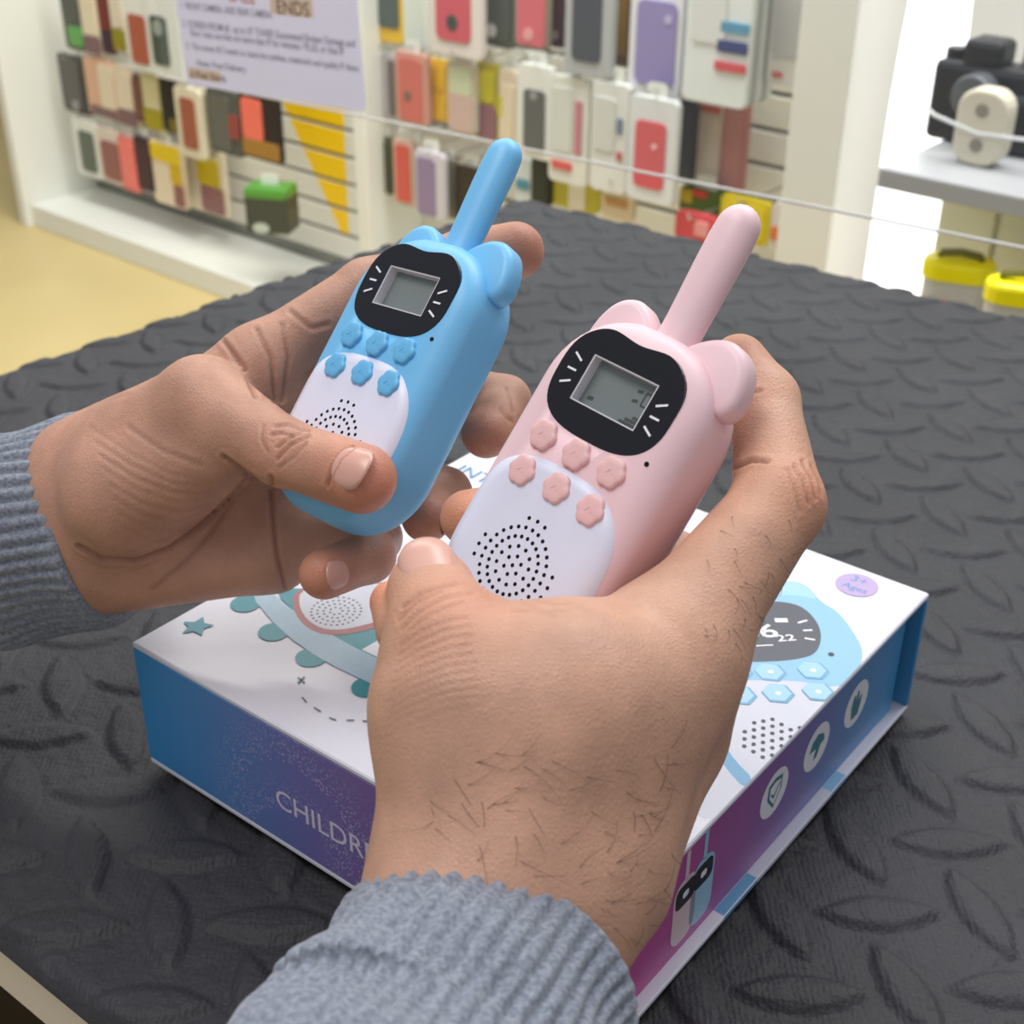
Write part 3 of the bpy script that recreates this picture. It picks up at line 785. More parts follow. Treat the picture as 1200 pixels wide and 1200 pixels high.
# the large blue radio printed at the right
decal('printed_radio_base', [(800, 960), (790, 860), (830, 790), (986, 796), (1000, 830), (930, 930), (870, 960)], m_pgrey)
decal('printed_radio_rim', [(835, 876), (850, 900), (874, 926), (884, 914), (862, 892), (846, 868)], m_pblue3, 1)
decal('printed_radio_body', [(790, 712), (880, 706), (893, 690), (918, 680), (945, 684), (962, 706), (982, 716), (1000, 740), (1014, 766), (1000, 800), (975, 806), (935, 797), (859, 797), (790, 800)], m_pblue)
decal('printed_radio_ear', [(893, 697), (904, 687), (924, 681), (945, 686), (960, 704), (940, 698), (915, 697)], m_pblue2)
decal('printed_display', [(830, 712), (887, 704), (931, 706), (952, 720), (964, 742), (958, 766), (935, 773), (898, 776), (830, 776)], m_pdark)
xd = top_pt(925, 738)-top_pt(880, 741)
top_text('66', 889, 741, .0125, m_pwhite, xd, 'printed_digits', .012, 1.25)
top_text('22', 921, 748, .006, m_pwhite, xd, 'printed_digits', .01, 1.3)


def bar(px0, py0, px1, py1, wpx):
    a, b = top_pt(px0, py0), top_pt(px1, py1); t = (b-a)/np.linalg.norm(b-a); n_ = np.array([-t[1], t[0]])*wpx*.5
    return [a+n_, b+n_, b-n_, a-n_]


decal_multi('printed_marks', [bar(908, 727, 923, 727, .0028), bar(935, 730, 946, 727, .001), bar(941, 739, 952, 738.5, .001), bar(943, 748, 955, 750, .001), bar(886, 757, 906, 756, .0007), bar(866, 759, 872, 759, .001)], m_pwhite)


def hexa(px, py, r):
    return circ(top_pt(px, py), r, 6)


for q in ((864, 788), (903, 788), (953, 786), (868, 815), (912, 813), (959, 811)):
    decal('printed_button', hexa(*q, .0062), m_pblue3, 0, True); decal('printed_button_face', hexa(q[0]-1.5, q[1]-1, .0054), m_pblue2, 0, True)
decal_multi('printed_icons', [circ(top_pt(*q), .0012, 6) for q in ((864, 788), (903, 788), (953, 786), (868, 815), (912, 813), (959, 811))], m_pwhite)
pc = top_pt(905, 868); gx = (top_pt(930, 860)-top_pt(890, 868)); gx /= np.linalg.norm(gx); gy = np.array([-gx[1], gx[0]])
decal_multi('printed_speaker_dots', [circ(pc+gx*i*.0036+gy*j*.0036+gx*(j % 2)*.0018, .00085, 6) for i in range(-3, 4) for j in range(-3, 4) if i*i+j*j < 12]+[circ(top_pt(974, 767), .0012, 8)], m_pblack)['kind'] = 'stuff'
# age badge and small digits
decal('age_badge', circ(top_pt(1004, 686), .0088, 28), m_badge, 0, True)
bd = top_pt(1040, 698)-top_pt(1000, 684)
top_text('3+', 1007, 681, .0068, m_tblue, bd, 'badge_lettering', .008); top_text('Ages', 1002, 690, .0056, m_tblue, bd, 'badge_lettering', .008)
top_text('9', 927, 657, .006, m_line, bd, 'lettering', .01)
top_text('INTERCOM', 536, 549, .0125, m_tblue, (0, -1), 'lettering', .0, align='LEFT')
# left end: printed radio foot with strap, scallops, star, dotted trail
decal('printed_field', [(318, 692), (345, 690), (470, 690), (520, 720), (520, 800), (470, 792), (420, 762), (365, 735)], m_teal, 1)
decal('printed_paper_corner', [(424, 762), (452, 746), (480, 752), (480, 780), (455, 777)], m_lid, 0)
for q in ((288, 708), (321, 741), (365, 771), (431, 806)):
    decal('printed_scallop', circ(top_pt(*q), .0062, 20), m_teal, 0, True)
decal('printed_strap', [(290, 694), (316, 692), (345, 718), (400, 752), (470, 786), (470, 816), (430, 800), (380, 776), (330, 742)], m_band, 1)
decal('printed_radio_edge', [(344, 690), (343, 715), (356, 735), (380, 746), (415, 744), (470, 728), (490, 690), (420, 680)], m_pred)
decal('printed_radio_foot', [(352, 690), (350, 712), (362, 730), (384, 740), (415, 737), (466, 722), (480, 690), (420, 682)], m_pgrey)
pc = top_pt(394, 717)
decal_multi('printed_speaker_dots', [circ(pc+r*np.array([math.cos(a), math.sin(a)]), .0006, 5) for r, n_ in ((.0025, 7), (.005, 14), (.0075, 20), (.010, 27)) for a in np.linspace(0, 2*math.pi, n_, endpoint=False)], m_pblack)['kind'] = 'stuff'
st = top_pt(231, 735)
decal('printed_star', [st+(.0068 if i % 2 == 0 else .0034)*np.array([math.cos(.5+i*math.pi/5), math.sin(.5+i*math.pi/5)]) for i in range(10)], m_teal, 0, True)
decal_multi('printed_trail', [bar(349, 795, 357, 801, .0008), bar(357, 794, 349, 802, .0008), bar(354, 818, 359, 824, .0007), bar(368, 830, 376, 835, .0007), bar(386, 842, 394, 845, .0007), bar(406, 845, 415, 845, .0007), bar(425, 846, 436, 846, .0007)], m_line)
# front lettering
fx = front_pt(440, 1010)[0]-front_pt(330, 945)[0]
c0 = front_pt(323, 936); hgt = abs(front_pt(332, 925)[1]-front_pt(332, 965)[1])
o = link('lettering', text_me("CHILDREN'S WALKIE", 1.0, 0, 'LEFT', .004), mat('print_lettering', (226, 216, 236), .38, .5, 0), gbx)
TS = .0128
o.matrix_local = frame((-.00012, c0[0], c0[1]+.001), (0, -TS, 0), (0, 0, TS), (-1, 0, 0))


# side prints: three round icons, two small radios; then coloured patches on the foot board
def side_poly(name, P, m, lay):
    y = RC-.00008*lay
    if sum(P[i][0]*P[(i+1) % len(P)][1]-P[(i+1) % len(P)][0]*P[i][1] for i in range(len(P))) < 0: P = P[::-1]
    return link(name, mesh(name, [(p[0], y, p[1]) for p in P], [tuple(range(len(P)))]), m, gbx)


m_icon = mat('print_icon_teal', (62, 132, 140), .38, .5, .05, 60)
for k, q in enumerate(((905, 946), (955, 888), (1002, 833))):
    c = side_pt(*q); c[1] = .031
    side_poly('round_icon', circ(c, .0105, 30), m_pwhite, 1)
    if k == 0:
        P_ = [c+np.array(p)*.0066 for p in ((-.8, .9), (0, 1.1), (.8, .9), (.8, -.1), (0, -1.1), (-.8, -.1))]
        side_poly('icon_shield', P_, m_icon, 2); side_poly('icon_shield_inner', [c+(np.array(p)-c)*.76 for p in P_], m_pwhite, 3)
        a = c+np.array([-.003, .0003]); b = c+np.array([-.0007, -.0022]); d = c+np.array([.0032, .0028]); tk = np.array([0, .0012])
        side_poly('icon_tick', [a, b, d, d+tk, b+tk*1.3, a+tk], m_icon, 4)
    elif k == 1:
        side_poly('icon_cloud', [c+np.array(p)*.0062 for p in ((-1, 0), (-.7, .7), (0, 1), (.8, .6), (1, 0), (.5, -.1), (.1, -.9), (-.3, -.9), (-.1, -.1))], m_icon, 2)
    else:
        side_poly('icon_hand', [c+np.array(p)*.0066 for p in ((-.5, -1), (-.7, 0), (-.5, .8), (-.25, .8), (-.2, .2), (0, 1), (.2, .9), (.25, .1), (.6, .5), (.7, .2), (.4, -1))], m_icon, 2)
for k, (q, cm) in enumerate((((802, 1058), mat('print_radio_pink', (226, 200, 206), .38, .5, .02, 50)), ((823, 1034), m_pblue2))):
    c = side_pt(*q); w_ = .0078
    body_ = [c+np.array(p) for p in [(x, y-.003) for x, y in rrect(w_*1.9, .030, w_*.8, 5)]]
    side_poly('printed_small_radio', body_, cm, 1)
    side_poly('printed_small_antenna', [c+np.array(p) for p in ((-.0012, .011), (.0012, .011), (.0012, .024), (-.0012, .024))], cm, 1)
    side_poly('printed_small_display', [c+np.array(p) for p in [(x, y+.0045) for x, y in rrect(w_*1.6, .010, .003, 4)]], m_pblack, 2)
    side_poly('printed_small_light', [c+np.array(p) for p in [(x, y+.0045) for x, y in rrect(w_*.5, .003, .001, 2)]], m_pwhite, 3)
# flat coloured patches along the foot board's visible ledge and edge
def ledge(px0, px1, m, name):
    a = on_plane(px0[0], px0[1], BF+E2*.002, E2)-BF; b = on_plane(px1[0], px1[1], BF+E2*.002, E2)-BF
    x0, x1 = sorted((a@E1, b@E1)); z = CT+.00012
    link(name, mesh(name, [(x0, .0003, z), (x1, .0003, z), (x1, RC-.0002, z), (x0, RC-.0002, z)], [(0, 1, 2, 3)]), m, gbx)
    y = -.0001
    link(name+'_edge', mesh(name, [(x0, y, .0004), (x1, y, .0004), (x1, y, CT-.0004), (x0, y, CT-.0004)], [(0, 1, 2, 3)]), m, gbx)


ledge((840, 1100), (880, 1040), m_pblue3, 'ledge_patch'); ledge((880, 1040), (968, 935), m_pgrey, 'ledge_patch'); ledge((968, 935), (985, 915), m_pblue, 'ledge_patch')

# ------------------------------------------------------------------ toy two-way radios
mm = .001
HW, YT, YB, CR = 29.5, 22.0, -82.0, 25.0


def ring_out(inset, n=10, ne=6):
    hw = HW-inset; y0, y1 = YB+inset, YT-inset; r = max(CR-inset, .4); r = min(r, hw-.01)
    P = []
    cs = ((hw-r, y1-r, 0), (-hw+r, y1-r, 90), (-hw+r, y0+r, 180), (hw-r, y0+r, 270))
    for k, (cx, cy, a0) in enumerate(cs):
        for i in range(n+1):
            a = math.radians(a0+90*i/n); P.append((cx+r*math.cos(a), cy+r*math.sin(a)))
        nx_ = cs[(k+1) % 4]; a = math.radians(a0+90)
        p, q_ = np.array(P[-1]), np.array([nx_[0]+r*math.cos(a), nx_[1]+r*math.sin(a)])
        for i in range(1, ne): P.append(tuple(p+(q_-p)*i/ne))
    return P


def zfront(x, y):
    cy = (YT+YB)/2; hy = (YT-YB)/2
    qx, qy = abs(x)-(HW-CR), abs(y-cy)-(hy-CR)
    sd = math.hypot(max(qx, 0), max(qy, 0))+min(max(qx, qy), 0)-CR
    d = -sd
    e = max(0, min(1, (10-d)/10))
    return -8*(1-math.sqrt(max(0, 1-e*e)))


def body_mesh():
    L = []
    for k in range(0, 9):
        a = math.radians(90*k/8); L.append((9*(1-math.sin(math.radians(90-90*k/8)))*1.0, 0, a))
    layers = []
    for k in range(9):                       # back edge to side
        a = math.radians(90*k/8); layers.append((9*(1-math.sin(a)), -20-9*math.cos(a)))
    for k in range(9):                       # side to front
        a = math.radians(90*k/8); layers.append((10*(1-math.cos(a)), -8*(1-math.sin(a))))
    V = []; F = []
    for ins, z in layers:
        V += [(x*mm, y*mm, z*mm) for x, y in ring_out(ins)]
    n = len(ring_out(0))
    for k in range(len(layers)-1):
        for i in range(n):
            j = (i+1) % n; F.append((k*n+i, k*n+j, (k+1)*n+j, (k+1)*n+i))
    F.append(tuple(range((len(layers)-1)*n, len(layers)*n))); F.append(tuple(reversed(range(n))))
    return mesh('radio_body', V, F)


def inlay(name, P, lift=.35, rings=7):
    """a panel following the front of the shell"""
    P = np.array(P); c = P.mean(0); n = len(P); V = []; F = []
    V += [(x*mm, y*mm, (zfront(x, y)-.5)*mm) for x, y in P]
    ins = c+(P-c)*.992
    for k in range(rings):
        s = 1-k/rings
        V += [(x*mm, y*mm, (zfront(x, y)+lift)*mm) for x, y in (c+(ins-c)*s)]
    V.append((c[0]*mm, c[1]*mm, (zfront(*c)+lift)*mm))
    for k in range(rings):
        for i in range(n):
            j = (i+1) % n; F.append((k*n+i, k*n+j, (k+1)*n+j, (k+1)*n+i))
    for i in range(n): F.append((rings*n+i, rings*n+(i+1) % n, len(V)-1))
    return mesh(name, V, F)


def black_outline():
    P = []
    ca = math.atan2(7.4, 12.65)
    A = sorted(list(np.linspace(0, 2*math.pi, 72, endpoint=False)+.013)+[ca, math.pi-ca, math.pi+ca, 2*math.pi-ca])
    for a in A:
        c, s = math.cos(a), math.sin(a); e = 2.9
        r = (abs(c/22.2)**e+abs(s/16.2)**e)**(-1/e)
        x, y = r*c, r*s
        if s > 0: y += (-1.1*math.exp(-(x/7.5)**2)+.9*math.exp(-((abs(x)-13)/6)**2))*s
        P.append((x, y+.0))
    return P, A


def panel_mesh():
    """display panel with a window, lofted between its outline and the window edge"""
    P, A = black_outline(); P = np.array(P); n = len(P)
    Rr = np.array([(lambda t: (t*math.cos(a), t*math.sin(a)))(min(12.65/max(1e-9, abs(math.cos(a))), 7.4/max(1e-9, abs(math.sin(a))))) for a in A])
    L = [(P, -1.2), (P, .02), (P*.994, .16)]
    for f in (.85, .6, .3, 0): L.append((Rr+(P*.994-Rr)*f, .16))
    L.append((Rr, -.6))
    V = []; F = []
    for Q, z in L: V += [(x*mm, y*mm, z*mm) for x, y in Q]
    for k in range(len(L)-1):
        for i in range(n):
            j = (i+1) % n; F.append((k*n+i, k*n+j, (k+1)*n+j, (k+1)*n+i))
    return mesh('display_panel', V, F)


def white_outline():
    P = []
    for a in np.linspace(0, 2*math.pi, 72, endpoint=False):
        c, s = math.cos(a), math.sin(a); e = 2/3.0
        x = 27.2*math.copysign(abs(c)**e, c); y = -50+24.2*math.copysign(abs(s)**e, s)
        x *= 1-.05*max(0, s)
        P.append((x, y))
    return P


def ear_mesh(side):
    P = [(4, 17), (6.5, 21.8), (10, 25), (14.5, 27.8), (19, 28.8), (23.5, 27.8), (27.4, 25), (30, 20.5), (31.2, 15.5), (31.2, 11), (28.5, 7), (22, 8), (12, 12)]
    Q = smooth_poly(P, 2); n = len(Q); c = np.mean(Q, axis=0)
    V = []; F = []
    lay = [(-18.2, 2.4), (-17.6, .9), (-16.5, 0), (-11.5, 0), (-10.0, .6), (-9.2, 1.6), (-8.8, 3.0)]
    for z, ins in lay:
        for p in Q:
            d = c-p; d = d/np.linalg.norm(d); x, y = p+d*ins
            if side < 0: x = x*.86
            V.append((side*x*mm, y*mm, z*mm))
    for k in range(len(lay)-1):
        for i in range(n):
            j = (i+1) % n; f = (k*n+i, k*n+j, (k+1)*n+j, (k+1)*n+i); F.append(f if side > 0 else f[::-1])
    f1 = tuple(range((len(lay)-1)*n, len(lay)*n)); f0 = tuple(reversed(range(n)))
    F += [f1, f0] if side > 0 else [f1[::-1], f0[::-1]]
    return fix_normals(mesh('ear', V, F))


def antenna_mesh():
    prof = [(14, 7.6), (19, 7.2), (23, 6.7), (28, 6.6), (36, 6.8), (46, 7.1), (55, 7.2), (59.5, 7.0)]
    y = 59.5
    for a in range(12, 91, 13): prof.append((y+7.2*math.sin(math.radians(a)), max(.05, 7.0*math.cos(math.radians(a)))))
    V = []; F = []; n = 24
    for yy, r in prof:
        for k in range(n):
            a = 2*math.pi*k/n; V.append(((1.2-.04*(yy-20)+r*math.cos(a))*mm, yy*mm, (-13+r*.82*math.sin(a))*mm))
    for k in range(len(prof)-1):
        for i in range(n):
            F.append((k*n+i, k*n+(i+1) % n, (k+1)*n+(i+1) % n, (k+1)*n+i))
    F.append(tuple(range((len(prof)-1)*n, len(prof)*n))); F.append(tuple(reversed(range(n))))
    return fix_normals(mesh('antenna', V, F))


def flower_mesh():
    lay = [(1.0, -.5), (1.0, .9), (.95, 1.25), (.84, 1.45), (.5, 1.5)]
    V = []; F = []; n = 42
    for s, z in lay:
        for k in range(n):
            a = 2*math.pi*k/n; r = 4.8*(.84+.16*abs(math.cos(3*a))**.8)*s
            V.append((r*math.cos(a)*mm, r*math.sin(a)*mm, z*mm))
    for k in range(len(lay)-1):
        for i in range(n): F.append((k*n+i, k*n+(i+1) % n, (k+1)*n+(i+1) % n, (k+1)*n+i))
    F.append(tuple(range((len(lay)-1)*n, len(lay)*n)))
    return mesh('flower', V, F)


def disc_parts(pts, r, z0, z1, n=8):
    out = []
    for x, y in pts:
        zz = zfront(x, y)
        V = [((x+r*math.cos(a))*mm, (y+r*math.sin(a))*mm, (zz+z0)*mm) for a in np.linspace(0, 2*math.pi, n, endpoint=False)]
        V += [(v[0], v[1], (zz+z1)*mm) for v in V]
        out.append((V, [tuple(range(n, 2*n))]+[(i, (i+1) % n, n+(i+1) % n, n+i) for i in range(n)]))
    return out


def quad_parts(segs, z0, z1):
    out = []
    for x0, y0, x1, y1, w_ in segs:
        a, b = np.array([x0, y0]), np.array([x1, y1]); t = (b-a)/np.linalg.norm(b-a); n_ = np.array([-t[1], t[0]])*w_/2
        C_ = [a-n_, b-n_, b+n_, a+n_]
        V = [(p[0]*mm, p[1]*mm, z0*mm) for p in C_]+[(p[0]*mm, p[1]*mm, z1*mm) for p in C_]
        out.append((V, [(4, 5, 6, 7), (0, 1, 5, 4), (1, 2, 6, 5), (2, 3, 7, 6), (3, 0, 4, 7)]))
    return out


SPK = (0, -57.2)
holes = [SPK]
for r, n_, a0 in ((2.9, 6, 90), (5.8, 12, 105), (8.66, 24, 90), (11.5, 28, 90)):
    for k in range(n_):
        a = math.radians(a0+360*k/n_); holes.append((SPK[0]+r*math.cos(a), SPK[1]+r*math.sin(a)))
for c in (0, 90, 180, 270):
    for d in (-13, 0, 13):
        a = math.radians(c+d); holes.append((SPK[0]+14.4*math.cos(a), SPK[1]+14.4*math.sin(a)))

m_panel = mat('black_panel', (16, 17, 27), .22, .5, .05, 60)
m_face = mat('white_speaker_panel', (226, 228, 248), .38, .5, .015, 60)
m_bez = mat('screen_bezel', (216, 214, 220), .35, .5, .02, 60)
m_hole = mat('hole_black', (12, 12, 16), .7, .2, 0)
m_lcd = mat('lcd_grey', (122, 130, 130), .25, .5, .06, 90)
m_seg = mat('lcd_segment', (72, 78, 78), .4, .4, 0)


def radio(O, X, Y, N, rgb, rgb_btn, label, lcd_marks):
    root = empty('toy_radio', matrix=frame(O, X, Y, N)); tag(root, label, 'radio', 'cat-eared toy radios')
    m_b = mat('radio_shell_%d' % rgb[0], rgb, .42, .5, .015, 60, sss=.08, sssr=.002)
    m_k = mat('radio_button_%d' % rgb[0], rgb_btn, .4, .5, .02, 60)
    b = link('body', body_mesh(), m_b, root, True)
    cut = box_me('cut', -12.65*mm, 12.65*mm, -7.4*mm, 7.4*mm, -5.2*mm, 6*mm)
    bpy.context.view_layer.update()
    boolean_cut(b, cut, root.matrix_world); b.data.materials.clear(); b.data.materials.append(m_b)
    p = link('display_panel', panel_mesh(), m_panel, root)
    bz = [( -12.62, -12.1, -7.38, 7.38), (12.1, 12.62, -7.38, 7.38), (-12.1, 12.1, 6.95, 7.38), (-12.1, 12.1, -7.38, -6.95)]
    bzp = []
    for x0, x1, y0, y1 in bz:
        Vb = [(x*mm, y*mm, z*mm) for z in (-4.6, -.1) for x, y in ((x0, y0), (x1, y0), (x1, y1), (x0, y1))]
        bzp.append((Vb, [(4, 5, 6, 7), (0, 1, 5, 4), (1, 2, 6, 5), (2, 3, 7, 6), (3, 0, 4, 7)]))
    for v, f in bzp: link('screen_bezel', mesh('bz', v, f), m_bez, p)
    l = link('screen', box_me('lcd', -12.6*mm, 12.6*mm, -7.35*mm, 7.35*mm, -5.6*mm, -3.9*mm), m_lcd, root)
    if lcd_marks:
        for sgm in lcd_marks:
            v, f = quad_parts([sgm], -3.95, -3.85)[0]; link('screen_segment', mesh('sg', v, f), m_seg, l)
    for sx in (-1, 1):
        for k, (y0, y1) in enumerate(((3.2, 4.9), (0, 0), (-3.2, -4.9))):
            if sx > 0: y0, y1 = y0-1.5, y1-1.5
            else: y0, y1 = y0+.5, y1+.5
            v, f = quad_parts([(sx*15.2, y0, sx*18.6, y1, .65)], .3, .5)[0]
            link('whisker_mark', mesh('wm', v, f), m_pwhite, p)
    link('white_panel', inlay('wpn', white_outline(), .3), m_face, root, True)
    h = link('speaker_holes', join_me('sh', disc_parts(holes, .64, -.2, .36, 8)), m_hole, root); h['kind'] = 'stuff'
    fm_ = flower_mesh()
    for x, y in ((-13.6, -20.3), (0, -20.7), (13.6, -20.3), (-13.9, -32.3), (0, -31.8), (13.9, -32.3)):
        o = link('button', fm_, m_k, root, True); o.location = (x*mm, y*mm, .1*mm)
        ic = link('button_icon', join_me('ic', quad_parts([(-1.3, -.6, 0, .8, .55), (0, .8, 1.3, -.6, .55)], 1.4, 1.62)), m_k, o)
    link('microphone_hole', join_me('mh', disc_parts([(21.8, -13.6)], .75, -.2, .12, 10)), m_hole, root)
    for sx in (-1, 1): link('ear', ear_mesh(sx), m_b, root, True)
    link('antenna', antenna_mesh(), m_b, root, True)
    # belt clip and seam on the hidden back
    link('belt_clip', box_me('bc', -9*mm, 9*mm, -48*mm, 2*mm, -31.5*mm, -28.6*mm, .0012), m_b, root)
    return root


PK = dict(O=(.028635, .35328, .20578), X=(.6817, -.7293, -.0587), Y=(.4933, .3989, .773))
BK = dict(O=(-.03657, .43723, .20382), X=(.7153, -.6942, .08), Y=(.4321, .5294, .7301))
for D in (PK, BK):
    X = np.array(D['X']); X /= np.linalg.norm(X); Y = np.array(D['Y']); Y -= X*(X@Y); Y /= np.linalg.norm(Y)
    D['O'] = np.array(D['O']); D['X'], D['Y'], D['N'] = X, Y, np.cross(X, Y)
pink_radio = radio(PK['O'], PK['X'], PK['Y'], PK['N'], (240, 205, 212), (238, 192, 192), 'pink cat-eared toy radio held in the nearer hand',
                   [(-10, -4.5, -7.8, -4.2, 1.2), (4.2, .5, 6.2, .9, 1.0), (4.4, 3.6, 6.4, 4.0, 1.0), (7.6, .2, 7.6, 4.2, .6), (9.6, .2, 9.6, 4.2, .6), (7.6, 4.2, 9.6, 4.2, .6), (7.6, .2, 9.6, .2, .6), (3.5, -6.2, 10.5, -6.2, 1.0), (5.2, -5.0, 10.5, -5.0, 1.0), (7.4, -3.8, 10.5, -3.8, 1.0)])
blue_radio = radio(BK['O'], BK['X'], BK['Y'], BK['N'], (116, 190, 238), (104, 182, 230), 'sky blue cat-eared toy radio held in the farther hand', None)

# ------------------------------------------------------------------ hands: signed distance modelling, one continuous surface each
def smin(a, b, k):
    h = np.clip(.5+.5*(b-a)/k, 0, 1)
    return b+(a-b)*h-k*h*(1-h)


class Field:
    def __init__(s, lo, hi, h):
        s.h = h; s.lo = np.array(lo); s.n = (np.ceil((np.array(hi)-lo)/h)+1).astype(int)
        s.ax = [(s.lo[i]+h*np.arange(s.n[i])).astype(np.float32) for i in range(3)]

    def new(s): return np.full(s.n, .05, np.float32)

    def cone(s, D, a, b, ra, rb, k):
        """smooth-union a round cone into D, only near it"""
        a, b = np.asarray(a, float), np.asarray(b, float); pad = max(ra, rb)+.022
        lo = np.minimum(a, b)-pad; hi = np.maximum(a, b)+pad
        i0 = np.clip(np.floor((lo-s.lo)/s.h).astype(int), 0, s.n); i1 = np.clip(np.ceil((hi-s.lo)/s.h).astype(int)+1, 0, s.n)
        if np.any(i1 <= i0): return
        sl = tuple(slice(i0[i], i1[i]) for i in range(3))
        X = s.ax[0][sl[0]][:, None, None]-np.float32(a[0]); Y = s.ax[1][sl[1]][None, :, None]-np.float32(a[1]); Z = s.ax[2][sl[2]][None, None, :]-np.float32(a[2])
        d = (b-a).astype(np.float32); L2 = float(d@d)+1e-12
        t = np.clip((X*d[0]+Y*d[1]+Z*d[2])/L2, 0, 1)
        q = np.sqrt((X-t*d[0])**2+(Y-t*d[1])**2+(Z-t*d[2])**2)-(np.float32(ra)+np.float32(rb-ra)*t)
        D[sl] = smin(D[sl], q, k)


def surface_nets(D, lo, h):
    ins = D < 0
    n = np.array(D.shape)-1
    c = np.zeros(n, np.int8)
    offs = [(i, j, k) for i in (0, 1) for j in (0, 1) for k in (0, 1)]
    for i, j, k in offs: c += ins[i:n[0]+i, j:n[1]+j, k:n[2]+k]
    act = np.argwhere((c > 0) & (c < 8))
    vals = {o: D[act[:, 0]+o[0], act[:, 1]+o[1], act[:, 2]+o[2]] for o in offs}
    P = np.zeros((len(act), 3)); W = np.zeros(len(act))
    for o in offs:
        for ax in range(3):
            if o[ax] == 0:
                o2 = list(o); o2[ax] = 1; o2 = tuple(o2)
                a, b = vals[o], vals[o2]; m = (a < 0) != (b < 0)
                t = np.where(m, a/np.where(m, a-b, 1), 0)
                p = np.tile(np.array(o, float), (len(act), 1)); p[:, ax] += t
                P += p*m[:, None]; W += m
    V = lo+h*(act+P/W[:, None])
    vid = np.full(n, -1, np.int64); vid[act[:, 0], act[:, 1], act[:, 2]] = np.arange(len(act))
    Q = []
    for ax in range(3):
        o1, o2 = [(1, 2), (2, 0), (0, 1)][ax]
        sl0 = [slice(None)]*3; sl1 = [slice(None)]*3; sl0[ax] = slice(0, -1); sl1[ax] = slice(1, None)
        e = np.argwhere(ins[tuple(sl0)] != ins[tuple(sl1)])
        ok = (e[:, o1] > 0) & (e[:, o2] > 0) & (e[:, o1] < D.shape[o1]-1) & (e[:, o2] < D.shape[o2]-1)
        e = e[ok]; flip = ins[e[:, 0], e[:, 1], e[:, 2]]
        def cell(d1, d2):
            f = e.copy(); f[:, o1] -= d1; f[:, o2] -= d2; return vid[f[:, 0], f[:, 1], f[:, 2]]
        q4 = np.stack([cell(1, 1), cell(0, 1), cell(0, 0), cell(1, 0)], 1)
        q4[~flip] = q4[~flip][:, ::-1]
        Q.append(q4)
    return V, np.concatenate(Q)


def vert_normals(V, Q):
    n = np.cross(V[Q[:, 2]]-V[Q[:, 0]], V[Q[:, 3]]-V[Q[:, 1]])
    N = np.zeros_like(V)
    for k in range(4): np.add.at(N, Q[:, k], n)
    return N/np.maximum(np.linalg.norm(N, axis=1, keepdims=True), 1e-12)


def relax(V, Q, it=2, lam=.5):
    for _ in range(it):
        S = np.zeros_like(V); c = np.zeros(len(V))
        for k in range(4):
            a, b = Q[:, k], Q[:, (k+1) % 4]
            np.add.at(S, a, V[b]); np.add.at(c, a, 1); np.add.at(S, b, V[a]); np.add.at(c, b, 1)
        V = V+lam*(S/np.maximum(c, 1)[:, None]-V)
    return V


def poly_dist(px, py, P):
    d = np.full(len(px), 1e9); P = np.array(P, float)
    for a, b in zip(P[:-1], P[1:]):
        ab = b-a; t = np.clip(((px-a[0])*ab[0]+(py-a[1])*ab[1])/(ab@ab+1e-9), 0, 1)
        d = np.minimum(d, np.hypot(px-a[0]-t*ab[0], py-a[1]-t*ab[1]))
    return d


